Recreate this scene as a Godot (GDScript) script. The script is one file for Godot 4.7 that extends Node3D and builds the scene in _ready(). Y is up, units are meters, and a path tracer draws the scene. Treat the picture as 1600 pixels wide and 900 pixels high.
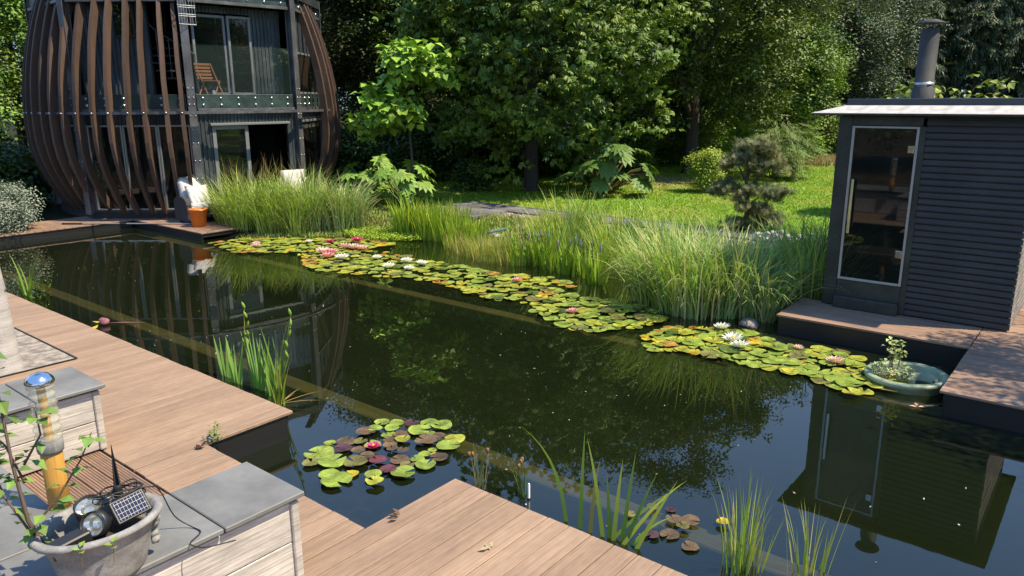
extends Node3D
# A swimming pond between timber decks, a round house in a cage of curved timbers, a sauna cabin, planted banks and a garden wood.

var rng := RandomNumberGenerator.new()
var M := {}
var used := {}
var sun_dir := Vector3(0.918, 0.0, -0.397)

# ---------------------------------------------------------------- helpers: numbers
func rr(a: float, b: float) -> float:
	return rng.randf_range(a, b)

func lin(r: float, g: float, b: float, a := 1.0) -> Color:
	return Color(r, g, b, a)

func vary(c: Color, k: float) -> Color:
	var s := 1.0 + rr(-k, k)
	return Color(c.r * s * (1.0 + rr(-k, k) * 0.35), c.g * s, c.b * s * (1.0 + rr(-k, k) * 0.35))

# ---------------------------------------------------------------- helpers: textures and materials
func noise(freq: float, sd: int, oct := 4) -> FastNoiseLite:
	var n := FastNoiseLite.new()
	n.seed = sd
	n.noise_type = FastNoiseLite.TYPE_SIMPLEX_SMOOTH
	n.frequency = freq
	n.fractal_type = FastNoiseLite.FRACTAL_FBM
	n.fractal_octaves = oct
	return n

func field(w: int, h: int, freq: float, sd: int, oct := 4) -> Image:
	return noise(freq, sd, oct).get_seamless_image(w, h)

func shade_tex(parts: Array, lo: float, hi: float, size := 512) -> ImageTexture:
	# parts: [image, weight]; the weighted sum is spread from lo to hi as a grey multiplier
	var im := Image.create(size, size, false, Image.FORMAT_RGB8)
	var src := []
	for p in parts:
		var i: Image = p[0]
		i.convert(Image.FORMAT_L8)
		i.resize(size, size, Image.INTERPOLATE_CUBIC)
		src.append([i.get_data(), p[1]])
	var total := 0.0
	for p in parts:
		total += p[1]
	var out := PackedByteArray()
	out.resize(size * size * 3)
	for k in size * size:
		var v := 0.0
		for s in src:
			v += float(s[0][k]) / 255.0 * s[1]
		v = clampf((v / total - 0.5) * 1.6 + 0.5, 0.0, 1.0)
		var b := int(255.0 * lerpf(lo, hi, v))
		out[k * 3] = b
		out[k * 3 + 1] = b
		out[k * 3 + 2] = b
	im.set_data(size, size, false, Image.FORMAT_RGB8, out)
	return ImageTexture.create_from_image(im)

func mat(called: String, c: Color, rough := 0.8, metal := 0.0, spec := 0.5) -> StandardMaterial3D:
	var m := StandardMaterial3D.new()
	m.resource_name = called
	m.albedo_color = c.linear_to_srgb()
	m.roughness = rough
	m.metallic = metal
	m.metallic_specular = spec
	M[called] = m
	return m

func with_tex(m: StandardMaterial3D, t: Texture2D, scale: Vector3, world := true, bump := 0.0) -> StandardMaterial3D:
	m.albedo_texture = t
	m.uv1_triplanar = true
	m.uv1_world_triplanar = world
	m.uv1_scale = scale
	if bump > 0.0:
		m.heightmap_enabled = true
		m.heightmap_texture = t
		m.heightmap_scale = bump
	return m

func leaf_mat(called: String, rough := 0.5, glow := 0.6) -> StandardMaterial3D:
	var m := mat(called, Color(1, 1, 1), rough, 0.0, 0.4)
	m.vertex_color_use_as_albedo = true
	m.backlight_enabled = true
	m.backlight = Color(glow * 0.95, glow, glow * 0.55)
	return m

func glass(called: String, c: Color, a: float) -> StandardMaterial3D:
	var m := mat(called, c, 0.02, 0.0, 0.5)
	m.transparency = BaseMaterial3D.TRANSPARENCY_ALPHA
	m.albedo_color.a = a
	return m

# ---------------------------------------------------------------- helpers: objects
func numbered(called: String) -> String:
	if not used.has(called):
		used[called] = 0
		return called
	used[called] += 1
	return "%s_%03d" % [called, used[called]]

func tag(o: Node3D, label: String, category: String, group := "") -> Node3D:
	o.set_meta("label", label)
	o.set_meta("category", category)
	if group != "":
		o.set_meta("group", group)
	return o

func thing(called: String, label: String, category: String, at := Vector3.ZERO, turn := 0.0, group := "") -> Node3D:
	var o := Node3D.new()
	o.name = numbered(called)
	add_child(o)
	o.position = at
	o.rotation.y = turn
	return tag(o, label, category, group)

func part(parent: Node3D, called: String, mesh: Mesh, m: Material, at := Vector3.ZERO) -> MeshInstance3D:
	var o := MeshInstance3D.new()
	o.name = called
	o.mesh = mesh
	o.material_override = m
	o.position = at
	parent.add_child(o, true)
	return o

func solo(called: String, label: String, category: String, mesh: Mesh, m: Material, at := Vector3.ZERO, turn := 0.0, group := "") -> MeshInstance3D:
	var o := part(self, numbered(called), mesh, m, at)
	o.rotation.y = turn
	tag(o, label, category, group)
	return o

func struct(called: String, mesh: Mesh, m: Material, at := Vector3.ZERO) -> MeshInstance3D:
	var o := part(self, numbered(called), mesh, m, at)
	o.set_meta("kind", "structure")
	return o

func copies(parent: Node3D, called: String, mesh: Mesh, m: Material, places: Array, colors: Array) -> MultiMeshInstance3D:
	var mm := MultiMesh.new()
	mm.transform_format = MultiMesh.TRANSFORM_3D
	mm.use_colors = true
	mm.mesh = mesh
	mm.instance_count = places.size()
	for k in places.size():
		mm.set_instance_transform(k, places[k])
		mm.set_instance_color(k, colors[k])
	var o := MultiMeshInstance3D.new()
	o.name = called
	o.multimesh = mm
	o.material_override = m
	o.set_meta("kind", "stuff")
	parent.add_child(o, true)
	return o

# ---------------------------------------------------------------- helpers: shapes
func st() -> SurfaceTool:
	var s := SurfaceTool.new()
	s.begin(Mesh.PRIMITIVE_TRIANGLES)
	s.set_smooth_group(-1)
	return s

func done(s: SurfaceTool) -> ArrayMesh:
	s.generate_normals()
	return s.commit()

func tri(s: SurfaceTool, a: Vector3, b: Vector3, c: Vector3) -> void:
	# counter-clockwise seen from outside
	s.add_vertex(a)
	s.add_vertex(c)
	s.add_vertex(b)

func quad(s: SurfaceTool, a: Vector3, b: Vector3, c: Vector3, d: Vector3) -> void:
	tri(s, a, b, c)
	tri(s, a, c, d)

func box(s: SurfaceTool, c: Vector3, size: Vector3, b := Basis()) -> void:
	var h := size * 0.5
	var p := []
	for k in 8:
		p.append(c + b * Vector3(h.x if k & 1 else -h.x, h.y if k & 2 else -h.y, h.z if k & 4 else -h.z))
	quad(s, p[4], p[5], p[7], p[6])
	quad(s, p[1], p[0], p[2], p[3])
	quad(s, p[5], p[1], p[3], p[7])
	quad(s, p[0], p[4], p[6], p[2])
	quad(s, p[6], p[7], p[3], p[2])
	quad(s, p[0], p[1], p[5], p[4])

func cbox(s: SurfaceTool, c: Vector3, size: Vector3, bv: float, b := Basis()) -> void:
	# a box with chamfered edges
	var h := size * 0.5
	bv = minf(bv, minf(h.x, minf(h.y, h.z)) * 0.9)
	var v := func(sx, sy, sz, axis):
		var q := Vector3(sx * h.x, sy * h.y, sz * h.z)
		if axis != 0: q.x -= sx * bv
		if axis != 1: q.y -= sy * bv
		if axis != 2: q.z -= sz * bv
		return c + b * q
	for sg in [-1, 1]:
		var f := [v.call(sg, -1, -1, 0), v.call(sg, 1, -1, 0), v.call(sg, 1, 1, 0), v.call(sg, -1, 1, 0)]
		var g := [v.call(-1, sg, -1, 1), v.call(-1, sg, 1, 1), v.call(1, sg, 1, 1), v.call(1, sg, -1, 1)]
		var e := [v.call(-1, -1, sg, 2), v.call(1, -1, sg, 2), v.call(1, 1, sg, 2), v.call(-1, 1, sg, 2)]
		for q in [f, g, e]:
			if sg > 0: quad(s, q[0], q[1], q[2], q[3])
			else: quad(s, q[3], q[2], q[1], q[0])
	for s1 in [-1, 1]:
		for s2 in [-1, 1]:
			var fl: bool = s1 * s2 > 0
			for a in 3:
				var q := []
				match a:
					0: q = [v.call(-1, s1, s2, 1), v.call(-1, s1, s2, 2), v.call(1, s1, s2, 2), v.call(1, s1, s2, 1)]
					1: q = [v.call(s2, -1, s1, 2), v.call(s2, -1, s1, 0), v.call(s2, 1, s1, 0), v.call(s2, 1, s1, 2)]
					2: q = [v.call(s1, s2, -1, 0), v.call(s1, s2, -1, 1), v.call(s1, s2, 1, 1), v.call(s1, s2, 1, 0)]
				if fl: quad(s, q[0], q[1], q[2], q[3])
				else: quad(s, q[3], q[2], q[1], q[0])
			for s3 in [-1, 1]:
				if s1 * s2 * s3 > 0: tri(s, v.call(s1, s2, s3, 0), v.call(s1, s2, s3, 1), v.call(s1, s2, s3, 2))
				else: tri(s, v.call(s1, s2, s3, 2), v.call(s1, s2, s3, 1), v.call(s1, s2, s3, 0))

func board(size: Vector3, bv := 0.004) -> ArrayMesh:
	var s := st()
	cbox(s, Vector3.ZERO, size, bv)
	return done(s)

func tube(s: SurfaceTool, pts: Array, radii: Array, sides := 8, cap := true) -> void:
	var n := pts.size()
	var rings := []
	var side := Vector3.ZERO
	for i in n:
		var d: Vector3 = (pts[mini(i + 1, n - 1)] - pts[maxi(i - 1, 0)]).normalized()
		if i == 0:
			side = d.cross(Vector3(0.31, 0.2, 0.93) if absf(d.y) > 0.9 else Vector3.UP).normalized()
		side = (side - d * side.dot(d)).normalized()
		var up := d.cross(side)
		var ring := []
		for k in sides:
			var a: float = TAU * k / sides
			ring.append(pts[i] + (side * cos(a) + up * sin(a)) * radii[mini(i, radii.size() - 1)])
		rings.append(ring)
	s.set_smooth_group(1)
	for i in n - 1:
		for k in sides:
			var k2 := (k + 1) % sides
			quad(s, rings[i][k], rings[i][k2], rings[i + 1][k2], rings[i + 1][k])
	s.set_smooth_group(-1)
	if cap:
		for k in range(1, sides - 1):
			tri(s, rings[0][0], rings[0][k + 1], rings[0][k])
			tri(s, rings[n - 1][0], rings[n - 1][k], rings[n - 1][k + 1])

func lathe(s: SurfaceTool, prof: Array, sides := 24, at := Vector3.ZERO, b := Basis(), squash := Vector2.ONE, from := 0.0, to := TAU) -> void:
	# prof: Vector2(radius, height), listed so that the outside is on the right when going up
	s.set_smooth_group(1)
	for i in prof.size() - 1:
		for k in sides:
			var a0 := from + (to - from) * k / sides
			var a1 := from + (to - from) * (k + 1) / sides
			var f := func(a, q): return at + b * Vector3(cos(a) * q.x * squash.x, q.y, -sin(a) * q.x * squash.y)
			var p0: Vector3 = f.call(a0, prof[i])
			var p1: Vector3 = f.call(a1, prof[i])
			var p2: Vector3 = f.call(a1, prof[i + 1])
			var p3: Vector3 = f.call(a0, prof[i + 1])
			if prof[i].x < 1e-5: tri(s, p0, p2, p3)
			elif prof[i + 1].x < 1e-5: tri(s, p0, p1, p2)
			else: quad(s, p0, p1, p2, p3)
	s.set_smooth_group(-1)

func prism(s: SurfaceTool, poly: Array, y0: float, y1: float) -> void:
	# poly: Vector2(x, z), counter-clockwise seen from above with z towards the viewer
	var n := poly.size()
	for i in n:
		var p: Vector2 = poly[i]
		var q: Vector2 = poly[(i + 1) % n]
		quad(s, Vector3(p.x, y0, p.y), Vector3(q.x, y0, q.y), Vector3(q.x, y1, q.y), Vector3(p.x, y1, p.y))
	for i in range(1, n - 1):
		tri(s, Vector3(poly[0].x, y1, poly[0].y), Vector3(poly[i].x, y1, poly[i].y), Vector3(poly[i + 1].x, y1, poly[i + 1].y))
		tri(s, Vector3(poly[0].x, y0, poly[0].y), Vector3(poly[i + 1].x, y0, poly[i + 1].y), Vector3(poly[i].x, y0, poly[i].y))

func lump(s: SurfaceTool, at: Vector3, size: Vector3, sd: int, rough := 0.25, rings := 6, sides := 9) -> void:
	# an uneven stone
	var n := noise(0.9, sd, 3)
	var f := func(i, k):
		var t: float = PI * i / rings
		var a: float = TAU * k / sides
		var d := Vector3(sin(t) * cos(a), cos(t), -sin(t) * sin(a))
		return at + d * size * (1.0 + rough * n.get_noise_3dv(d * 1.7 + Vector3(sd, 0, 0)) * 2.0)
	s.set_smooth_group(1)
	for i in rings:
		for k in sides:
			var k2 := (k + 1) % sides
			if i == 0: tri(s, f.call(0, 0), f.call(1, k), f.call(1, k2))
			elif i == rings - 1: tri(s, f.call(i, k), f.call(rings, 0), f.call(i, k2))
			else: quad(s, f.call(i, k2), f.call(i, k), f.call(i + 1, k), f.call(i + 1, k2))
	s.set_smooth_group(-1)

func blade(s: SurfaceTool, p: Vector3, az: float, lean: float, length: float, w: float, droop: float, c: Color, segs := 5, twist := 0.0) -> void:
	# a grass or iris blade: a tapering strip that starts leaning and arches over
	s.set_color(c)
	s.set_smooth_group(1)
	var out := Vector3(sin(az), 0, cos(az))
	var wide := Vector3(cos(az + twist), 0, -sin(az + twist))
	var q := p
	var l0 := q - wide * w * 0.4
	var r0 := q + wide * w * 0.4
	for i in segs:
		var t := (i + 1.0) / segs
		var ang := lean + droop * t * t
		q += (out * sin(ang) + Vector3.UP * cos(ang)) * length / segs
		var ww := w * 0.5 * (1.0 - pow(t, 2.2)) * (1.0 if t < 0.99 else 0.0) + 0.0004
		var l1 := q - wide * ww
		var r1 := q + wide * ww
		if i == segs - 1:
			tri(s, l0, r0, q)
		else:
			quad(s, l0, r0, r1, l1)
		l0 = l1
		r0 = r1
	s.set_smooth_group(-1)

func leaf(s: SurfaceTool, p: Vector3, d: Vector3, up: Vector3, length: float, w: float, c: Color, fold := 0.25, curl := 0.2) -> void:
	# a leaf of four faces, folded along its midrib and curling down at the tip
	s.set_color(c)
	d = d.normalized()
	var side := d.cross(up).normalized()
	var n := side.cross(d).normalized()
	var m := p + d * length * 0.45
	var tip := p + d * length - n * length * curl
	var l := m + side * w * 0.5 + n * w * fold
	var r := m - side * w * 0.5 + n * w * fold
	tri(s, p, l, m)
	tri(s, l, tip, m)
	tri(s, p, m, r)
	tri(s, m, tip, r)

# ---------------------------------------------------------------- materials
func make_materials() -> void:
	var fine := field(512, 512, 0.05, 3, 4)
	var coarse := field(256, 256, 0.012, 5, 4)
	var streak := field(512, 14, 0.09, 7, 3)
	var streak2 := field(512, 40, 0.25, 8, 3)
	var along_v := shade_tex([[streak.duplicate(), 1.0], [streak2.duplicate(), 0.7], [coarse.duplicate(), 0.8], [fine.duplicate(), 0.5]], 0.72, 1.0)
	var su := streak.duplicate()
	su.rotate_90(CLOCKWISE)
	var su2 := streak2.duplicate()
	su2.rotate_90(CLOCKWISE)
	var along_u := shade_tex([[su, 1.0], [su2, 0.7], [coarse.duplicate(), 0.7], [fine.duplicate(), 0.35]], 0.6, 1.0)
	var blotch := shade_tex([[coarse.duplicate(), 1.0], [fine.duplicate(), 0.6]], 0.62, 1.0)
	var soft := shade_tex([[coarse.duplicate(), 1.0], [fine.duplicate(), 0.3]], 0.82, 1.0)
	var speck := shade_tex([[field(512, 512, 0.3, 11, 2), 1.0], [coarse.duplicate(), 0.5]], 0.35, 1.0)
	M.t_blotch = blotch
	M.t_speck = speck
	M.t_u = along_u
	M.t_v = along_v
	for k in 4:
		var m := with_tex(mat("deck_wood_%d" % k, [lin(.38, .25, .158), lin(.352, .232, .148), lin(.405, .27, .174), lin(.37, .246, .16)][k], .72), along_v, Vector3(.9, .9, .35), true, 0.12)
		m.uv1_offset = Vector3(k * .37, k * .21, k * .53)
		m = with_tex(mat("deck_wood_x_%d" % k, [lin(.40, .25, .165), lin(.37, .23, .15), lin(.42, .265, .18), lin(.39, .24, .16)][k], .72), along_u, Vector3(.35, .9, .9), true, 0.12)
		m.uv1_offset = Vector3(k * .37, k * .21, k * .53)
		m = with_tex(mat("whitewashed_plank_%d" % k, [lin(.72, .66, .58), lin(.66, .60, .53), lin(.74, .69, .62), lin(.69, .63, .56)][k], .85), along_u, Vector3(.5, 1.5, .5), true, 0.25)
		m.uv1_offset = Vector3(k * .37, k * .31, k * .43)
		with_tex(mat("slate_%d" % k, [lin(.205, .205, .195), lin(.19, .19, .18), lin(.225, .225, .215), lin(.2, .2, .19)][k], .62), soft, Vector3(.6, .6, .6), true, 0.05).uv1_offset = Vector3(k * .3, 0, k * .7)
		with_tex(mat("paving_%d" % k, [lin(.27, .26, .25), lin(.24, .235, .23), lin(.30, .29, .275), lin(.26, .255, .25)][k], .9), speck, Vector3(.5, .5, .5), true, .1)
		with_tex(mat("rib_wood_%d" % k, [lin(.115, .066, .042), lin(.095, .056, .037), lin(.13, .077, .052), lin(.10, .065, .046)][k], .75), along_v, Vector3(1, .3, 1), false)
	mat("liner", lin(.012, .012, .012), .45)
	with_tex(mat("sauna_board", lin(.046, .045, .04), .6), along_u, Vector3(.5, 1, 1), true)
	with_tex(mat("sauna_panel", lin(.042, .046, .035), .5), blotch, Vector3(.5, .5, .5), true)
	with_tex(mat("felt", lin(.50, .475, .44), .95), soft, Vector3(2.2, 2.2, 2.2), true, .1)
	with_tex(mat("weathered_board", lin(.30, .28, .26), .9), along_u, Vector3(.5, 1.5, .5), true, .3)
	mat("flashing", lin(.07, .08, .09), .4, .6)
	with_tex(mat("flue_steel", lin(.06, .064, .064), .75, .1), blotch, Vector3(1.5, .6, 1.5), true)
	mat("aluminium", lin(.42, .44, .45), .35, .7)
	mat("frame_grey", lin(.20, .215, .225), .45, .2)
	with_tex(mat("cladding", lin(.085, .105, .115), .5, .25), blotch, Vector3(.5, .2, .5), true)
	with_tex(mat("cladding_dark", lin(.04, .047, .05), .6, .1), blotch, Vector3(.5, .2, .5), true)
	with_tex(mat("beam_teal", lin(.06, .10, .095), .45, .3), blotch, Vector3(.8, .8, .8), true)
	with_tex(mat("column_steel", lin(.16, .165, .175), .5, .3), blotch, Vector3(1, .5, 1), true)
	mat("rivet", lin(.5, .52, .52), .3, .9)
	mat("interior", lin(.03, .028, .026), .9)
	mat("white_blind", lin(.72, .72, .70), .7)
	glass("window_glass", lin(.012, .016, .014), .35)
	glass("rail_glass", lin(.05, .08, .08), .10)
	glass("lantern_glass", lin(.75, .72, .5), .22)
	glass("lens_glass", lin(.7, .72, .6), .15)
	with_tex(mat("wicker", lin(.06, .06, .062), .7), along_u, Vector3(6, 6, 6), false, .3)
	with_tex(mat("cushion", lin(.70, .68, .65), .95), soft, Vector3(2, 2, 2), false, .1)
	mat("orange_plastic", lin(.72, .20, .025), .35)
	mat("chrome", lin(.7, .71, .72), .18, 1.0)
	mat("black_plastic", lin(.018, .018, .019), .4)
	mat("cable", lin(.015, .015, .016), .5)
	with_tex(mat("bamboo", lin(.62, .33, .06), .45), along_v, Vector3(2, .4, 2), false)
	with_tex(mat("lead_pot", lin(.34, .335, .32), .75), blotch, Vector3(2.2, 2.2, 2.2), false, .25)
	mat("solar_cell", lin(.012, .016, .045), .12)
	mat("cell_line", lin(.2, .21, .22), .4, .3)
	mat("reflector", lin(.72, .73, .7), .12, .9)
	with_tex(mat("soil", lin(.10, .075, .055), .95), speck, Vector3(2, 2, 2), true, .4)
	with_tex(mat("bed_gravel", lin(.6, .52, .44), .95), speck, Vector3(2.5, 2.5, 2.5), true, .5)
	with_tex(mat("birch_bark", lin(.62, .58, .54), .85), along_u, Vector3(1.2, 2.2, 1.2), false, .3)
	with_tex(mat("bark", lin(.085, .07, .055), .95), along_v, Vector3(1.5, .5, 1.5), false, 1.0)
	with_tex(mat("pine_bark", lin(.16, .11, .08), .95), along_v, Vector3(3, 1, 3), false, 1.0)
	with_tex(mat("rock", lin(.36, .31, .27), .9), blotch, Vector3(1.5, 1.5, 1.5), true, .5)
	with_tex(mat("white_stone", lin(.70, .68, .66), .85), blotch, Vector3(2, 2, 2), true, .3)
	with_tex(mat("ledge_wood", lin(.34, .29, .055), .9), along_u, Vector3(.4, 1, 1), true)
	with_tex(mat("green_tub", lin(.34, .40, .25), .5), soft, Vector3(2, 2, 2), false)
	with_tex(mat("green_board", lin(.15, .29, .22), .6), along_u, Vector3(2, 4, 4), false)
	mat("white_plastic", lin(.75, .75, .73), .4)
	mat("teak", lin(.30, .14, .06), .5)
	leaf_mat("leaf", .5, .55)
	leaf_mat("leaf_gloss", .38, .5)
	leaf_mat("blade", .5, .8)
	leaf_mat("needle", .6, .35)
	var pad := leaf_mat("pad", .42, .2)
	pad.metallic_specular = .35
	leaf_mat("petal", .6, .6)
	var gm := mat("ground_cover", Color(1, 1, 1), .95, 0, .2)
	gm.vertex_color_use_as_albedo = true
	with_tex(gm, speck, Vector3(.35, .35, .35), true)
	# still water: a murky green sheet with the faintest ripple
	var w := mat("pond_water", lin(.009, .0135, .0045), .01, 0.0, .62)
	w.transparency = BaseMaterial3D.TRANSPARENCY_ALPHA
	w.albedo_color.a = .62
	var rip := field(512, 512, .012, 21, 3)
	rip.convert(Image.FORMAT_RGB8)
	rip.bump_map_to_normal_map(2.0)
	w.normal_enabled = true
	w.normal_texture = ImageTexture.create_from_image(rip)
	w.normal_scale = .016
	w.uv1_triplanar = true
	w.uv1_world_triplanar = true
	w.uv1_scale = Vector3(.5, .5, .5)

# ---------------------------------------------------------------- ground, water, decks
func shore(x: float) -> float:
	if x < -12.0:
		return lerpf(-11.3, -8.1, clampf((-12.0 - x) / 2.9, 0, 1))
	return -11.3 + .25 * sin(x * 1.3)

func ground_y(x: float, z: float) -> float:
	var bank := .27
	if z > -3.0 or x < -17.95:
		bank = .10
	if x > -3.6 and z > -13.0 and z < -9.4:
		bank = .10
	if z > -2.66 or x < -17.9 or x > 4.6:
		return bank + (.02 * sin(x * .3) * sin(z * .27) if absf(x) > 30.0 or absf(z) > 30.0 else 0.0)
	if x > -3.3 and z < -9.5:
		return bank
	var d := z - shore(x)
	if d < .6:
		var t := smoothstep(.6, -1.6, d)
		return lerpf(-.22, bank, t)
	if z < -4.42 and z > -7.7 and x > -16.0:
		return -1.5
	return -.42

func make_ground() -> void:
	var xs := []
	var zs := []
	for v in [-160, -120, -90, -70, -60, -52, -46, -41, -37, -34, -31, -29, -27, -25, -23.5, -22, -21, -20, -19.4, -18.9, -18.5]: xs.append(v)
	var q := -18.2
	while q < 5.0:
		xs.append(q)
		q += .22
	for v in [5.5, 7, 9, 12, 16, 22, 30, 45, 70, 110, 160]: xs.append(v)
	for v in [-170, -130, -100, -80, -68, -60, -54, -49, -45, -41, -38, -35, -32.5, -30, -28, -26, -24, -22, -20, -18.5, -17, -16, -15]: zs.append(v)
	q = -14.4
	while q < -2.2:
		zs.append(q)
		q += .18
	for v in [-2, -1, 0, 2, 5, 9, 15, 24, 40, 70, 120]: zs.append(v)
	var nz := noise(.16, 31, 3)
	var s := st()
	s.set_smooth_group(1)
	var g := func(i, k):
		var x: float = xs[i]
		var z: float = zs[k]
		var y := ground_y(x, z)
		var c := lin(.20, .34, .03)
		var v := nz.get_noise_2d(x, z)
		c = c.lerp(lin(.30, .36, .05), clampf(v * 1.6 + .2, 0, .6))
		c = c.lerp(lin(.46, .40, .16), smoothstep(2.6, .6, Vector2((x + 11.6) * .8, z + 21.5).length()) * .8)
		if z > -13.2 and y < .26: c = lin(.13, .10, .06)
		if y < -.05: c = lin(.042, .04, .018)
		if y < -1.0: c = lin(.025, .027, .012)
		if z < -29.5 and z > -34.0 and x > -14: c = lin(.34, .24, .12)
		if z < -35.0 or x < -19.0: c = lin(.05, .055, .02)
		s.set_color(c)
		s.add_vertex(Vector3(x, y, z))
	for i in xs.size() - 1:
		for k in zs.size() - 1:
			g.call(i, k)
			g.call(i + 1, k)
			g.call(i, k + 1)
			g.call(i + 1, k)
			g.call(i + 1, k + 1)
			g.call(i, k + 1)
	struct("ground", done(s), M.ground_cover)

func make_water() -> void:
	var s := st()
	quad(s, Vector3(-17.95, 0, -2.68), Vector3(4.5, 0, -2.68), Vector3(4.5, 0, -12.2), Vector3(-17.95, 0, -12.2))
	struct("pond_water", done(s), M.pond_water)
	for a in [[-4.38, "sunken timber beam under the water along the near deck"], [-7.78, "sunken timber beam under the water in front of the lily pads"]]:
		var b := st()
		cbox(b, Vector3(-6.2, -.13, a[0]), Vector3(20.4, .14, .2), .01)
		var w := st()
		box(w, Vector3(-6.2, -.85, a[0]), Vector3(20.4, 1.3, .06))
		var t := thing("sunken_beam", a[1], "beam")
		part(t, "beam", done(b), M.ledge_wood)
		part(t, "lining", done(w), M.liner)

func deck(called: String, x0: float, x1: float, z0: float, z1: float, top: float, along_z: bool, pitch: float, grooved := false) -> void:
	var d := Node3D.new()
	d.name = numbered(called)
	add_child(d)
	d.set_meta("kind", "structure")
	var span := (x1 - x0) if along_z else (z1 - z0)
	var n := int(round(span / pitch))
	var w := span / n
	var mesh: ArrayMesh
	if grooved:
		var s := st()
		# a board whose upper face carries fine grooves
		var len := x1 - x0
		var k := 7
		for g in k:
			cbox(s, Vector3(0, -.0125, -w / 2 + .004 + (w - .008) * (g + .5) / k), Vector3(len, .025, (w - .008) / k - .0035), .003)
		box(s, Vector3(0, -.014, 0), Vector3(len - .004, .016, w - .008))
		mesh = done(s)
	elif along_z:
		mesh = board(Vector3(w - .006, .026, z1 - z0), .003)
	else:
		mesh = board(Vector3(x1 - x0, .026, w - .006), .003)
	for i in n:
		var at := Vector3(x0 + w * (i + .5), top - .013 + rr(-.0012, .0012), (z0 + z1) / 2 + rr(-.004, .004))
		if not along_z:
			at = Vector3((x0 + x1) / 2 + rr(-.004, .004), top - .013 + rr(-.0012, .0012), z0 + w * (i + .5))
		if grooved:
			at.y = top
		var o := part(d, "deck_board", mesh, M["deck_wood_%s%d" % ["" if along_z else "x_", rng.randi() % 4]], at)
		o.rotation.y = rr(-.0004, .0004)
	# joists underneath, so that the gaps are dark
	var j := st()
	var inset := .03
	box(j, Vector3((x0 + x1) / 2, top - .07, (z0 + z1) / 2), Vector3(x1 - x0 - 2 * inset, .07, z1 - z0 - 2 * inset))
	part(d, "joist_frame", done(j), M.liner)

func fascia(called: String, a: Vector3, b: Vector3, y0: float, y1: float) -> void:
	var s := st()
	var d := b - a
	box(s, Vector3((a.x + b.x) / 2, (y0 + y1) / 2, (a.z + b.z) / 2), Vector3(d.length(), y1 - y0, .03), Basis(Vector3.UP, atan2(-d.z, d.x)))
	# ragged top of the pond liner, folded over the frame
	for k in int(d.length() / .25):
		var t := (k + .5) * .25 / d.length()
		var p := a.lerp(b, t)
		var nrm := Vector3(d.z, 0, -d.x).normalized()
		box(s, Vector3(p.x, y1 - .06 + rr(-.01, .01), p.z) + nrm * rr(-.019, .019), Vector3(.25, .05 + rr(-.02, .02), .012), Basis(Vector3.UP, atan2(-d.z, d.x) + rr(-.04, .04)))
	struct(called, done(s), M.liner)

func make_decks() -> void:
	var y := .25
	deck("deck", -17.75, -5.29, -3.5, -2.14, y, true, .163)
	deck("deck", -5.28, -3.385, -2.69, -2.14, y, true, .163)
	deck("deck", -3.38, 1.2, -3.5, .6, y, true, .163)
	deck("step_deck", -9.6, -3.39, -2.13, -1.1, y - .004, false, .145, true)
	deck("sauna_deck", -3.13, -1.06, -10.0, -9.0, y, false, .145)
	deck("sauna_deck", -1.05, 3.4, -13.2, -7.45, y, false, .145)
	deck("house_terrace", -19.2, -17.76, -7.92, 1.5, .17, false, .145)
	deck("house_terrace", -20.8, -14.75, -12.2, -7.93, .17, false, .145)
	fascia("deck_edge", Vector3(-17.7, 0, -3.45), Vector3(-5.33, 0, -3.45), -.5, y - .03)
	fascia("deck_edge", Vector3(-5.33, 0, -3.45), Vector3(-5.33, 0, -2.65), -.5, y - .03)
	fascia("deck_edge", Vector3(-5.3, 0, -2.64), Vector3(-3.35, 0, -2.64), -.5, y - .03)
	fascia("deck_edge", Vector3(-3.33, 0, -2.64), Vector3(-3.33, 0, -3.45), -.5, y - .03)
	fascia("deck_edge", Vector3(-3.33, 0, -3.45), Vector3(1.2, 0, -3.45), -.5, y - .03)
	fascia("deck_edge", Vector3(-3.1, 0, -9.05), Vector3(-1.0, 0, -9.05), -.5, y - .03)
	fascia("deck_edge", Vector3(-1.0, 0, -9.05), Vector3(-1.0, 0, -7.5), -.5, y - .03)
	fascia("deck_edge", Vector3(-1.0, 0, -7.5), Vector3(3.4, 0, -7.5), -.5, y - .03)
	fascia("deck_edge", Vector3(-17.81, 0, -7.92), Vector3(-17.81, 0, -3.3), -.5, .14)
	fascia("deck_edge", Vector3(-17.81, 0, -7.98), Vector3(-14.8, 0, -7.98), -.5, .14)
	fascia("deck_edge", Vector3(-3.1, 0, -9.05), Vector3(-3.1, 0, -9.95), -.5, y - .03)

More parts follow.
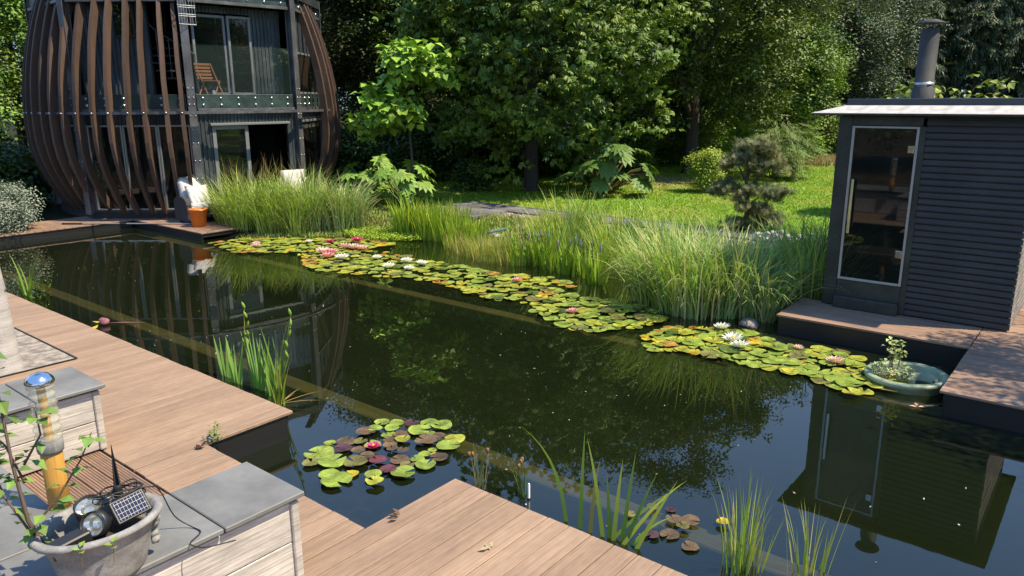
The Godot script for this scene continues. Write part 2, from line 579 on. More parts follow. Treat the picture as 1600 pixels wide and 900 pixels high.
func make_path() -> void:
	var d := Node3D.new()
	d.name = "path"
	add_child(d)
	d.set_meta("kind", "structure")
	var meshes := [board(Vector3(.592, .06, .592), .008), board(Vector3(.592, .06, .592), .014)]
	for i in 15:
		var p := part(d, "paving_slab", meshes[i % 2], M["paving_%d" % (rng.randi() % 4)], Vector3(-12.6 + i * .6, .29 + rr(-.004, .004), -13.78))
		p.rotation.y = rr(-.01, .01)
	for i in 3:
		for k in 2:
			part(d, "paving_slab", meshes[i % 2], M["paving_%d" % (rng.randi() % 4)], Vector3(-12.6 + i * .6, .288 + rr(-.004, .004), -13.18 + k * .6))
	var kerb := board(Vector3(.89, .14, .06), .006)
	for i in 10:
		part(d, "kerb_stone", kerb, M["paving_%d" % (rng.randi() % 4)], Vector3(-12.4 + i * .9, .26, -14.12))
		if i > 6: continue
		part(d, "kerb_stone", kerb, M["paving_%d" % (rng.randi() % 4)], Vector3(-10.4 + (i % 7) * .9, .25, -13.44 if i < 7 else -13.445))
	# gravel between the path and the planting
	var s := st()
	s.set_smooth_group(-1)
	for k in 5200:
		var x := rr(-12.8, -3.6)
		var z := rr(-13.38, -12.55)
		var r := rr(.012, .035)
		s.set_color(vary(lin(.42, .29, .2) if rng.randf() < .7 else lin(.5, .45, .4), .3))
		var a := rr(0, TAU)
		var y := ground_y(x, z) + r * .3
		var p := []
		for q in 4:
			p.append(Vector3(x + cos(a + q * 1.57) * r, y, z + sin(a + q * 1.57) * r * .8))
		var t := Vector3(x, y + r * .7, z)
		for q in 4:
			tri(s, p[(q + 1) % 4], p[q], t)
	var gr := part(self, "gravel_bed", done(s), M.blade)
	tag(gr, "reddish gravel strewn between paved path and pond plants", "gravel")
	gr.set_meta("kind", "stuff")

# ---------------------------------------------------------------- the round house
var HR := 3.4

func corner(k: int, r := -1.0) -> Vector3:
	var a := deg_to_rad(45.0 * k)
	var q := HR if r < 0 else r
	return Vector3(sin(a) * q, 0, cos(a) * q)

func face_at(k: int, along: float, y: float, out: float) -> Vector3:
	var a := corner(k)
	var e := (corner(k + 1) - a).normalized()
	var n := Vector3(e.z, 0, -e.x) * -1.0
	if n.dot(a) < 0: n = -n
	return a + e * along + n * out + Vector3.UP * y

func face_basis(k: int) -> Basis:
	var e := (corner(k + 1) - corner(k)).normalized()
	var n := Vector3(-e.z, 0, e.x)
	return Basis(e, Vector3.UP, n)

func fbox(s: SurfaceTool, k: int, s0: float, s1: float, y0: float, y1: float, d0: float, d1: float, bv := 0.0) -> void:
	var c := face_at(k, (s0 + s1) / 2, (y0 + y1) / 2, (d0 + d1) / 2)
	var size := Vector3(s1 - s0, y1 - y0, absf(d1 - d0))
	if bv > 0.0: cbox(s, c, size, bv, face_basis(k))
	else: box(s, c, size, face_basis(k))

func fpart(h: Node3D, called: String, m: Material, k: int, s0: float, s1: float, y0: float, y1: float, d0: float, d1: float, bv := 0.0) -> MeshInstance3D:
	var s := st()
	fbox(s, k, s0, s1, y0, y1, d0, d1, bv)
	return part(h, called, done(s), m)

func clad(h: Node3D, m: Material, k: int, s0: float, s1: float, y0: float, y1: float, d: float) -> void:
	# a sheet of standing ribs
	var s := st()
	var pitch := .085
	var n := maxi(1, int((s1 - s0) / pitch))
	pitch = (s1 - s0) / n
	var prof := []
	for i in n:
		var a := s0 + i * pitch
		prof.append([a, d])
		prof.append([a + pitch * .55, d])
		prof.append([a + pitch * .65, d + .022])
		prof.append([a + pitch * .9, d + .022])
	prof.append([s1, d])
	for i in prof.size() - 1:
		var p: Array = prof[i]
		var q: Array = prof[i + 1]
		quad(s, face_at(k, p[0], y0, p[1]), face_at(k, q[0], y0, q[1]), face_at(k, q[0], y1, q[1]), face_at(k, p[0], y1, p[1]))
	fbox(s, k, s0, s1, y0, y1, d - .09, d - .004)
	part(h, "cladding_panel", done(s), m)

func frame(h: Node3D, called: String, m: Material, k: int, s0: float, s1: float, y0: float, y1: float, d: float, t := .07) -> MeshInstance3D:
	var s := st()
	fbox(s, k, s0, s0 + t, y0, y1, d - .03, d + .03, .006)
	fbox(s, k, s1 - t, s1, y0, y1, d - .03, d + .03, .006)
	fbox(s, k, s0 + t, s1 - t, y1 - t, y1, d - .03, d + .03, .006)
	fbox(s, k, s0 + t, s1 - t, y0, y0 + t, d - .03, d + .03, .006)
	var f := part(h, called, done(s), m)
	var g := st()
	fbox(g, k, s0 + t - .01, s1 - t + .01, y0 + t - .01, y1 - t + .01, d - .006, d + .006)
	part(f, "pane", done(g), M.window_glass)
	return f

func rib_r(y: float) -> float:
	# radius of the timber cage at a height
	var t := (y - 2.15) / 4.0
	return 3.83 - (t * t * 1.05 if t > 0 else (y - 2.15) * (y - 2.15) * .185)

func make_house() -> void:
	var h := thing("round_house", "dark two-storey round house caged in curved brown timber ribs", "house", Vector3(-19.59, 0, -10.66), deg_to_rad(61.45))
	var oct := func(r): 
		var p := []
		for k in 8:
			var v := corner(k, r)
			p.append(Vector2(v.x, v.z))
		return p
	var turned := func(p): 
		# the prism wants the other way round if the corners run clockwise
		var q: Array = p
		var ar := 0.0
		for i in q.size():
			var a: Vector2 = q[i]
			var b: Vector2 = q[(i + 1) % q.size()]
			ar += a.x * b.y - b.x * a.y
		if ar > 0: q.reverse()
		return q
	for a in [["floor_slab", 3.36, .1, .305, M.interior], ["floor_slab", 3.33, 2.68, 2.9, M.interior], ["roof", 3.5, 5.22, 5.42, M.cladding_dark]]:
		var s := st()
		prism(s, turned.call(oct.call(a[1])), a[2], a[3])
		part(h, a[0], done(s), a[4])
	var L := (corner(1) - corner(0)).length()
	for k in 8:
		var s := st()
		var b := Basis(Vector3.UP, deg_to_rad(45.0 * k))
		# a rolled steel column: two flanges and a web
		cbox(s, corner(k, 3.47) + Vector3.UP * 2.85, Vector3(.17, 5.15, .02), .004, b)
		cbox(s, corner(k, 3.31) + Vector3.UP * 2.85, Vector3(.17, 5.15, .02), .004, b)
		box(s, corner(k, 3.39) + Vector3.UP * 2.85, Vector3(.016, 5.15, .139), b)
		var c := part(h, "column", done(s), M.column_steel)
		if k in [0, 1, 7]:
			var r := st()
			for y in [1.1, 1.5, 1.9, 2.2, 2.5, 2.75, 2.9, 3.1]:
				for x in [-.05, .05]:
					lathe(r, [Vector2(.0, .0), Vector2(.018, .0), Vector2(.015, .012), Vector2(0, .016)], 6, corner(k, 3.481) + Vector3.UP * y + b * Vector3(x, 0, 0), b * Basis(Vector3.RIGHT, PI / 2))
			var bo := part(c, "bolt_row", done(r), M.rivet)
			bo.set_meta("kind", "stuff")
		for lev in [[2.66, 2.97], [5.0, 5.24]]:
			var m := fpart(h, "edge_beam", M.beam_teal, k, .1, L - .1, lev[0], lev[1], -.02, .03, .006)
			var m2 := fpart(h, "flange", M.column_steel, k, .1, L - .1, lev[0] - .07, lev[0] - .004, -.03, .08, .004)
			if k in [0, 7, 1]:
				for i in 6:
					for row in 2:
						var r := st()
						lathe(r, [Vector2(.032, .0), Vector2(.028, .016), Vector2(.014, .026), Vector2(0, .028)], 8)
						var o := part(m, "rivet", done(r), M.rivet, face_at(k, .25 + i * (L - .5) / 5.0, lev[0] + .075 + row * .15, .03))
						o.basis = face_basis(k) * Basis(Vector3.RIGHT, PI / 2)
	# right-hand front: door, open doorway, balcony above
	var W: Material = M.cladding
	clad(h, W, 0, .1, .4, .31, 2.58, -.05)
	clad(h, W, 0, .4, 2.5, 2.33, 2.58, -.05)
	clad(h, W, 0, 2.34, 2.5, .31, 2.33, -.05)
	fpart(h, "door_head", M.frame_grey, 0, .36, 2.36, 2.27, 2.325, -.08, .06, .005)
	frame(h, "door", M.frame_grey, 0, .42, 1.3, .32, 2.265, -.06, .09)
	fpart(h, "door_step", M.frame_grey, 0, .4, 2.34, .306, .34, -.1, .04, .004)
	fpart(h, "room_wall", M.interior, 0, .1, 2.5, .31, 2.6, -2.6, -2.5)
	frame(h, "balcony_window", M.frame_grey, 0, .12, 1.12, 2.95, 4.74, -.42, .06)
	fpart(h, "mullion", M.frame_grey, 0, .3, .36, 2.96, 4.74, -.38, -.33, .005)
	frame(h, "balcony_door", M.frame_grey, 0, 1.14, 1.72, 2.95, 4.74, -.36, .06)
	clad(h, W, 0, 1.74, 2.5, 2.92, 4.78, -.4)
	clad(h, W, 0, .1, 2.5, 4.78, 4.93, -.36)
	var gl := fpart(h, "balcony_glass", M.rail_glass, 0, .1, 2.5, 2.99, 4.05, -.012, 0.0)
	fpart(gl, "glass_clip", M.aluminium, 0, .5, .56, 2.98, 3.06, -.03, .02)
	# right-hand side face
	frame(h, "window", M.frame_grey, 1, .14, 2.44, .32, 2.34, -.05, .06)
	fpart(h, "blind", M.white_blind, 1, .2, 2.38, 2.12, 2.28, -.1, -.07)
	clad(h, W, 1, .1, 2.5, 2.36, 2.58, -.06)
	frame(h, "window", M.frame_grey, 1, .3, 2.3, 2.98, 4.0, -.05, .05)
	clad(h, W, 1, .1, 2.5, 4.0, 4.93, -.06)
	clad(h, W, 1, .1, .3, 2.97, 4.0, -.06)
	clad(h, W, 1, 2.3, 2.5, 2.97, 4.0, -.06)
	# left-hand front: glazing below, recessed balcony above
	frame(h, "window", M.aluminium, 7, .12, .92, .36, 2.3, -.08, .04)
	frame(h, "window", M.aluminium, 7, .93, 1.72, .36, 2.3, -.08, .04)
	frame(h, "window", M.aluminium, 7, 1.73, 2.48, .36, 2.3, -.08, .04)
	fpart(h, "window_plinth", M.cladding_dark, 7, .1, 2.5, .306, .355, -.12, -.02)
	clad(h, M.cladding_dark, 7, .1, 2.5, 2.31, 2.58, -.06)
	clad(h, W, 7, .1, .95, 2.92, 4.95, -.22)
	clad(h, W, 7, 1.45, 1.7, 2.92, 4.95, -.22)
	clad(h, W, 7, .95, 1.45, 2.92, 4.2, -.22)
	frame(h, "window", M.cladding_dark, 7, .95, 1.45, 4.2, 4.95, -.19, .05)
	# the dark room behind the stairs
	fpart(h, "room_wall", M.interior, 7, 1.7, 2.5, 2.91, 5.0, -2.2, -2.1)
	# left side and back
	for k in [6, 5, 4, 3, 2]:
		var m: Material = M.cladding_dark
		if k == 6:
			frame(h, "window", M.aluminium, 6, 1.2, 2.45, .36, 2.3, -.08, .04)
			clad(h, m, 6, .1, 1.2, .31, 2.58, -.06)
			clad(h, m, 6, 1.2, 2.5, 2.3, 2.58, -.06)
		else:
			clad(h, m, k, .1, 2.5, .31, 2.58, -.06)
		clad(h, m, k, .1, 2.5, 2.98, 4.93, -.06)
	# spiral stair on the left balcony
	var sc := face_at(7, 2.1, 0, -.75)
	var post := st()
	tube(post, [sc + Vector3.UP * 2.9, sc + Vector3.UP * 5.3], [.05], 8)
	var stair := part(h, "spiral_stair", done(post), M.column_steel)
	var rail := []
	for i in 13:
		var a := i * .42 + 1.0
		var y := 2.98 + i * .17
		var t := st()
		var d := Vector3(cos(a), 0, sin(a))
		cbox(t, sc + d * .36 + Vector3.UP * y, Vector3(.62, .035, .2), .006, Basis(Vector3.UP, -a))
		part(stair, "tread", done(t), M.cladding_dark)
		t = st()
		tube(t, [sc + d * .64 + Vector3.UP * y, sc + d * .64 + Vector3.UP * (y + .85)], [.011], 5)
		part(stair, "baluster", done(t), M.column_steel)
		rail.append(sc + d * .64 + Vector3.UP * (y + .86))
	var rt := st()
	tube(rt, rail, [.022], 6)
	part(stair, "handrail", done(rt), M.cladding_dark)
	# the flat steel hoop that ties the ribs
	var hoop := st()
	for i in 60:
		var a0 := TAU * i / 60
		var a1 := TAU * (i + 1) / 60
		var p := Vector3(sin(a0), 0, cos(a0))
		var q := Vector3(sin(a1), 0, cos(a1))
		var y0 := 2.545
		var y1 := 2.605
		quad(hoop, p * 3.74 + Vector3.UP * y0, q * 3.74 + Vector3.UP * y0, q * 3.74 + Vector3.UP * y1, p * 3.74 + Vector3.UP * y1)
		quad(hoop, q * 3.62 + Vector3.UP * y0, p * 3.62 + Vector3.UP * y0, p * 3.62 + Vector3.UP * y1, q * 3.62 + Vector3.UP * y1)
		quad(hoop, p * 3.74 + Vector3.UP * y1, q * 3.74 + Vector3.UP * y1, q * 3.62 + Vector3.UP * y1, p * 3.62 + Vector3.UP * y1)
		quad(hoop, q * 3.74 + Vector3.UP * y0, p * 3.74 + Vector3.UP * y0, p * 3.62 + Vector3.UP * y0, q * 3.62 + Vector3.UP * y0)
	part(h, "steel_hoop", done(hoop), M.column_steel)
	# ribs: one mesh shape, turned round the axis
	var shapes := []
	for v in 3:
		var s := st()
		var ys := []
		for i in 19: ys.append(.27 + (6.3 - .27) * i / 18.0)
		var wd := .04
		for i in 18:
			var off: float = .006 * sin(i * 1.7 + v * 2.0)
			var off2: float = .006 * sin((i + 1) * 1.7 + v * 2.0)
			var ra := rib_r(ys[i])
			var rb := rib_r(ys[i + 1])
			var a := [Vector3(-wd + off, ys[i], ra), Vector3(wd + off, ys[i], ra), Vector3(wd + off, ys[i], ra - .17), Vector3(-wd + off, ys[i], ra - .17)]
			var b := [Vector3(-wd + off2, ys[i + 1], rb), Vector3(wd + off2, ys[i + 1], rb), Vector3(wd + off2, ys[i + 1], rb - .17), Vector3(-wd + off2, ys[i + 1], rb - .17)]
			for k in 4:
				quad(s, a[k], a[(k + 1) % 4], b[(k + 1) % 4], b[k])
			if i == 17: quad(s, b[0], b[1], b[2], b[3])
		shapes.append(done(s))
	var bolt := st()
	lathe(bolt, [Vector2(.022, 0), Vector2(.018, .015), Vector2(0, .018)], 6, Vector3.ZERO, Basis(Vector3.RIGHT, PI / 2))
	var bolt_mesh := done(bolt)
	for i in 60:
		var th := -3.0 - 6.0 * i + rr(-.9, .9)
		var at := fposmod(th, 360.0)
		if at > 2.0 and at < 55.0: continue
		var o := part(h, "timber_rib", shapes[i % 3], M["rib_wood_%d" % (rng.randi() % 4)])
		o.rotation.y = deg_to_rad(th + rr(-.5, .5))
		if i < 19:
			part(o, "bolt", bolt_mesh, M.rivet, Vector3(0, 2.575, rib_r(2.575)))
	# a wire rack hung beside the column
	var k := st()
	var base := face_at(0, .02, 0, .14)
	var B := face_basis(0)
	for i in 7:
		tube(k, [base + B * Vector3(-.16 + i * .06, 4.45, 0), base + B * Vector3(-.16 + i * .06, 5.2, 0)], [.006], 4)
	for y in [4.45, 4.62, 4.66, 4.8, 4.84, 5.0]:
		tube(k, [base + B * Vector3(-.17, y, 0), base + B * Vector3(.21, y, 0)], [.007], 4)
	solo("wire_rack", "pale wire rack hanging by the front steel column of the round house", "rack", done(k), M.aluminium, Vector3(-19.59, 0, -10.66), deg_to_rad(61.45))
	# folding chair on the balcony
	var ch := thing("balcony_chair", "small reddish wooden chair behind the balcony glass", "chair", Vector3(-19.59, 0, -10.66), deg_to_rad(61.45))
	var c0 := face_at(0, .35, 2.91, -.2)
	for sx in [0.0, .36]:
		var s := st()
		tube(s, [c0 + B * Vector3(sx - .1, .75, -.06), c0 + B * Vector3(sx + .12, 0, .06)], [.018], 5)
		part(ch, "leg", done(s), M.teak)
		s = st()
		tube(s, [c0 + B * Vector3(sx + .1, .36, -.06), c0 + B * Vector3(sx - .12, 0, .08)], [.018], 5)
		part(ch, "leg", done(s), M.teak)
	for i in 5:
		var s := st()
		cbox(s, c0 + B * Vector3(.1 - .012 * i, .42 + i * .075, -.02), Vector3(.36, .05, .015), .004, B)
		part(ch, "back_slat", done(s), M.teak)
		s = st()
		cbox(s, c0 + B * Vector3(.2, .36, -.1 + i * .05), Vector3(.4, .014, .04), .003, B)
		part(ch, "seat_slat", done(s), M.teak)

# ---------------------------------------------------------------- the sauna cabin
func make_sauna() -> void:
	var x0 := -2.86
	var x1 := -.80
	var z1 := -9.87
	var z0 := -12.4
	var c := thing("sauna_cabin", "black boarded sauna cabin with glass door and grey felt eaves", "cabin", Vector3((x0 + x1) / 2, .25, (z0 + z1) / 2))
	var off := -c.position
	var add := func(called, m, a, b, bv = 0.0, parent = null):
		var s := st()
		var mid: Vector3 = (a + b) / 2
		if bv > 0: cbox(s, mid + off, b - a, bv)
		else: box(s, mid + off, b - a)
		return part(parent if parent else c, called, done(s), m)
	add.call("floor", M.sauna_panel, Vector3(x0 + .05, .252, z0 + .05), Vector3(x1 - .05, .36, z1 - .12))
	add.call("back_wall", M.sauna_panel, Vector3(x0 + .1, .26, z0), Vector3(x1 - .1, 2.64, z0 + .09))
	add.call("side_wall", M.sauna_panel, Vector3(x0, .26, z0), Vector3(x0 + .09, 2.64, z1 - .06))
	add.call("side_wall", M.sauna_panel, Vector3(x1 - .12, .26, z0), Vector3(x1 - .03, 2.64, z1 - .06))
	add.call("ceiling", M.interior, Vector3(x0 + .02, 2.6, z0 + .02), Vector3(x1 - .04, 2.68, z1 - .02))
	# front: plain panels round the door, boards to its right
	add.call("front_panel", M.sauna_panel, Vector3(x0, .26, z1 - .05), Vector3(-2.70, 2.62, z1), .004)
	add.call("front_panel", M.sauna_panel, Vector3(-2.698, 2.51, z1 - .05), Vector3(-1.93, 2.62, z1), .004)
	add.call("front_panel", M.sauna_panel, Vector3(-1.955, .26, z1 - .05), Vector3(-1.89, 2.508, z1 + .004), .004)
	add.call("threshold", M.sauna_panel, Vector3(-2.698, .26, z1 - .06), Vector3(-1.957, .6, z1 + .01), .006)
	add.call("door_step", M.sauna_panel, Vector3(-2.7, .252, z1 + .012), Vector3(-1.95, .4, z1 + .1), .008)
	add.call("front_wall", M.sauna_panel, Vector3(-1.888, .26, z1 - .08), Vector3(x1 - .03, 2.62, z1 - .03))
	var n := 31
	var bh := (2.6 - .27) / n
	var slat := st()
	var W := x1 + 1.888
	# a board with a shadow gap above it, its lower edge standing proud
	var p := [Vector2(-.03, 0), Vector2(.004, 0), Vector2(.004, bh * .2), Vector2(-.008, bh * .76), Vector2(-.03, bh * .78)]
	for i in p.size():
		var q: Vector2 = p[i]
		var r: Vector2 = p[(i + 1) % p.size()]
		quad(slat, Vector3(W / 2, q.y, q.x), Vector3(W / 2, r.y, r.x), Vector3(-W / 2, r.y, r.x), Vector3(-W / 2, q.y, q.x))
	for i in [1, 2, 3]:
		tri(slat, Vector3(-W / 2, p[0].y, p[0].x), Vector3(-W / 2, p[i].y, p[i].x), Vector3(-W / 2, p[i + 1].y, p[i + 1].x))
		tri(slat, Vector3(W / 2, p[0].y, p[0].x), Vector3(W / 2, p[i + 1].y, p[i + 1].x), Vector3(W / 2, p[i].y, p[i].x))
	var sm := done(slat)
	for i in n:
		part(c, "cladding_board", sm, M.sauna_board, Vector3((x1 - 1.888) / 2 + rr(-.003, .003), .27 + i * bh, z1) + off)
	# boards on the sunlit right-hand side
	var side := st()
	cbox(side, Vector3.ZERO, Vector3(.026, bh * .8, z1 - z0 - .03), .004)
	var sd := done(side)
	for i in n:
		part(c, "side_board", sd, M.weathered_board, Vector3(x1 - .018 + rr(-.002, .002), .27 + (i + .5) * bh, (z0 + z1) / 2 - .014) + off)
	# glass door
	var f: MeshInstance3D = add.call("door", M.aluminium, Vector3(-2.695, .605, z1 - .03), Vector3(-2.665, 2.505, z1 + .012), .003)
	add.call("door_frame", M.aluminium, Vector3(-1.985, .605, z1 - .03), Vector3(-1.957, 2.505, z1 + .012), .003, f)
	add.call("door_frame", M.aluminium, Vector3(-2.664, 2.48, z1 - .03), Vector3(-1.986, 2.505, z1 + .012), .003, f)
	add.call("door_frame", M.aluminium, Vector3(-2.664, .605, z1 - .03), Vector3(-1.986, .635, z1 + .012), .003, f)
	add.call("pane", M.window_glass, Vector3(-2.668, .632, z1 - .012), Vector3(-1.982, 2.483, z1 - .004), 0.0, f)
	for y in [.95, 2.2]:
		add.call("hinge", M.chrome, Vector3(-2.06, y, z1 - .016), Vector3(-1.99, y + .09, z1 + .016), .004, f)
	for y in [1.3, 1.75]:
		add.call("handle_bracket", M.chrome, Vector3(-2.625, y, z1 - .004), Vector3(-2.605, y + .02, z1 + .05), .003, f)
	add.call("handle", M.chrome, Vector3(-2.63, 1.2, z1 + .05), Vector3(-2.6, 1.87, z1 + .075), .006, f)
	# benches inside
	for b in [[.8, -11.2], [1.25, -11.8]]:
		for i in 4:
			add.call("bench_slat", M.teak, Vector3(x0 + .12, b[0], b[1] + i * .12), Vector3(x1 - .15, b[0] + .03, b[1] + i * .12 + .1), .004)
	for y in [1.5, 1.75, 2.0]:
		add.call("backrest_slat", M.teak, Vector3(x0 + .12, y, z0 + .1), Vector3(x1 - .15, y + .09, z0 + .13), .004)
	# eaves: a felted skirt rising to a flashed upstand
	var ox0 := x0 - .30
	var ox1 := x1 + .16
	var oz1 := z1 + .13
	var oz0 := z0 - .2
	var ix0 := x0 + .0
	var ix1 := x1 - .12
	var iz1 := z1 - .26
	var iz0 := z0 + .2
	var yo := 2.655
	var yi := 2.745
	var s := st()
	var o := [Vector3(ox0, yo, oz1), Vector3(ox1, yo, oz1), Vector3(ox1, yo, oz0), Vector3(ox0, yo, oz0)]
	var q := [Vector3(ix0, yi, iz1), Vector3(ix1, yi, iz1), Vector3(ix1, yi, iz0), Vector3(ix0, yi, iz0)]
	for i in 4:
		var j := (i + 1) % 4
		quad(s, o[i] + off, o[j] + off, q[j] + off, q[i] + off)
	var roof := part(c, "felt_roof", done(s), M.felt)
	s = st()
	for i in 4:
		var j := (i + 1) % 4
		var dn := Vector3(0, -.024, 0)
		quad(s, o[i] + dn + off, o[j] + dn + off, o[j] + off - Vector3(0, .002, 0), o[i] + off - Vector3(0, .002, 0))
	quad(s, o[3] + off + Vector3(0, -.024, 0), o[2] + off + Vector3(0, -.024, 0), o[1] + off + Vector3(0, -.024, 0), o[0] + off + Vector3(0, -.024, 0))
	part(roof, "soffit", done(s), M.sauna_panel)
	add.call("upstand", M.flashing, Vector3(ix0, yi - .08, iz1 - .03), Vector3(ix1, yi + .075, iz1 - .002), .005, roof)
	add.call("upstand", M.flashing, Vector3(ix0, yi - .08, iz0), Vector3(ix1, yi + .075, iz0 + .03), .005, roof)
	add.call("upstand", M.flashing, Vector3(ix0 + .002, yi - .08, iz0 + .032), Vector3(ix0 + .03, yi + .072, iz1 - .032), .005, roof)
	add.call("upstand", M.flashing, Vector3(ix1 - .03, yi - .08, iz0 + .032), Vector3(ix1 - .002, yi + .072, iz1 - .032), .005, roof)
	add.call("roof_deck", M.felt, Vector3(ix0 + .031, yi - .04, iz0 + .033), Vector3(ix1 - .031, yi - .005, iz1 - .033), 0.0, roof)
	# flue
	var fl := st()
	var at := Vector3(-2.24, 0, -11.2) + off
	lathe(fl, [Vector2(.135, 2.7), Vector2(.135, 2.95), Vector2(.112, 2.96), Vector2(.112, 3.6), Vector2(.10, 3.62), Vector2(.1, 3.68), Vector2(0.0, 3.68)], 24, at)
	var pipe := part(c, "flue_pipe", done(fl), M.flue_steel)
	fl = st()
	lathe(fl, [Vector2(0, 3.735), Vector2(.165, 3.735), Vector2(.165, 3.75), Vector2(.06, 3.79), Vector2(0, 3.795)], 24, at)
	part(pipe, "rain_cap", done(fl), M.flue_steel)
	for k in 4:
		var t := st()
		var d := Vector3(cos(k * PI / 2), 0, sin(k * PI / 2)) * .085
		tube(t, [at + d + Vector3.UP * 3.6, at + d + Vector3.UP * 3.74], [.006], 4)
		part(pipe, "cap_strut", done(t), M.flue_steel)
	fl = st()
	lathe(fl, [Vector2(.118, 2.99), Vector2(.118, 3.02), Vector2(.113, 3.02)], 24, at)
	part(pipe, "pipe_band", done(fl), M.aluminium)

# ---------------------------------------------------------------- furniture and small things
func slab_cushion(s: SurfaceTool, c: Vector3, size: Vector3, b: Basis) -> void:
	# a stuffed cushion: rounded box with a crown
	var nx := 8
	var nz := 8
	s.set_smooth_group(1)
	for sg in [-1.0, 1.0]:
		for i in nx:
			for k in nz:
				var f := func(a, e):
					var u: float = a * 2.0 / nx - 1.0
					var v: float = e * 2.0 / nz - 1.0
					var t: float = sqrt(maxf(0.0, 1.0 - pow(absf(u), 5.0))) * sqrt(maxf(0.0, 1.0 - pow(absf(v), 5.0)))
					return c + b * Vector3(u * size.x / 2, sg * size.y / 2 * t, v * size.z / 2)
				if sg > 0: quad(s, f.call(i, k + 1), f.call(i + 1, k + 1), f.call(i + 1, k), f.call(i, k))
				else: quad(s, f.call(i, k), f.call(i + 1, k), f.call(i + 1, k + 1), f.call(i, k + 1))
	s.set_smooth_group(-1)

func armchair(label: String, at: Vector3, turn: float) -> void:
	# faces its own +z
	var a := thing("wicker_armchair", label, "armchair", at, turn, "wicker armchairs by the round house")
	for sx in [-1.0, 1.0]:
		var s := st()
		var pr := []
		for i in 9:
			var t := PI * i / 8.0
			pr.append(Vector2(.36 * cos(t) if absf(cos(t)) < .99 else .36 * signf(cos(t)), .44 + .16 * sin(t)))
		var poly := [Vector2(.36, .05)] + pr + [Vector2(-.36, .05)]
		var n := poly.size()
		var xa: float = sx * .38 - .05
		var xb: float = sx * .38 + .05
		for i in n:
			var p: Vector2 = poly[i]
			var q: Vector2 = poly[(i + 1) % n]
			quad(s, Vector3(xa, p.y, p.x), Vector3(xa, q.y, q.x), Vector3(xb, q.y, q.x), Vector3(xb, p.y, p.x))
		for i in range(1, n - 1):
			tri(s, Vector3(xb, poly[0].y, poly[0].x), Vector3(xb, poly[i + 1].y, poly[i + 1].x), Vector3(xb, poly[i].y, poly[i].x))
			tri(s, Vector3(xa, poly[0].y, poly[0].x), Vector3(xa, poly[i].y, poly[i].x), Vector3(xa, poly[i + 1].y, poly[i + 1].x))
		part(a, "armrest", done(s), M.wicker)
		for sz in [-.3, .3]:
			s = st()
			tube(s, [Vector3(sx * .38, 0, sz), Vector3(sx * .38, .06, sz)], [.022], 6)
			part(a, "foot", done(s), M.aluminium)
	var s := st()
	cbox(s, Vector3(0, .2, 0), Vector3(.66, .2, .7), .02)
	part(a, "seat_base", done(s), M.wicker)
	s = st()
	cbox(s, Vector3(0, .55, -.36), Vector3(.66, .55, .08), .025, Basis(Vector3.RIGHT, -.22))
	part(a, "backrest", done(s), M.wicker)
	s = st()
	slab_cushion(s, Vector3(0, .36, .02), Vector3(.64, .16, .7), Basis())
	part(a, "seat_cushion", done(s), M.cushion)
	s = st()
	slab_cushion(s, Vector3(0, .68, -.3), Vector3(.62, .16, .62), Basis(Vector3.RIGHT, PI / 2 - .3))
	part(a, "back_cushion", done(s), M.cushion)
	s = st()
	slab_cushion(s, Vector3(.02, .58, -.04), Vector3(.5, .12, .5), Basis(Vector3.RIGHT, PI / 2 - .55))
	part(a, "loose_cushion", done(s), M.cushion)

func make_furniture() -> void:
	armchair("wicker armchair with white cushions standing beside orange bucket", Vector3(-16.3, .17, -8.8), deg_to_rad(84))
	armchair("wicker armchair whose white cushions just show over the tall grass", Vector3(-15.9, .17, -11.2), deg_to_rad(75))
	var b := thing("bucket", "orange plastic bucket on the terrace next to the armchair", "bucket", Vector3(-15.62, .17, -8.38))
	var s := st()
	lathe(s, [Vector2(0, 0), Vector2(.145, 0), Vector2(.185, .36), Vector2(.2, .362), Vector2(.2, .39), Vector2(.187, .39), Vector2(.14, .02), Vector2(0, .02)], 24)
	part(b, "tub", done(s), M.orange_plastic)
	s = st()
	var pts := []
	for i in 11:
		var t := PI * i / 10.0
		pts.append(Vector3(.2 * cos(t), .36 + .05 * sin(t), .18 * sin(t)))
	tube(s, pts, [.006], 5)
	part(b, "handle", done(s), M.aluminium)
	var p := thing("pool_pole", "long silver pool pole lying across the corner of the terrace", "pole", Vector3.ZERO)
	var a := Vector3(-18.3, .19, -6.62)
	var e := Vector3(-16.0, .19, -8.4)
	s = st()
	tube(s, [a.lerp(e, .16), e], [.016], 8)
	part(p, "tube", done(s), M.aluminium)
	s = st()
	tube(s, [a, a.lerp(e, .155)], [.02], 8)
	part(p, "grip", done(s), M.black_plastic)
	s = st()
	tube(s, [a.lerp(e, .45), a.lerp(e, .5)], [.021], 8)
	part(p, "clamp", done(s), M.black_plastic)

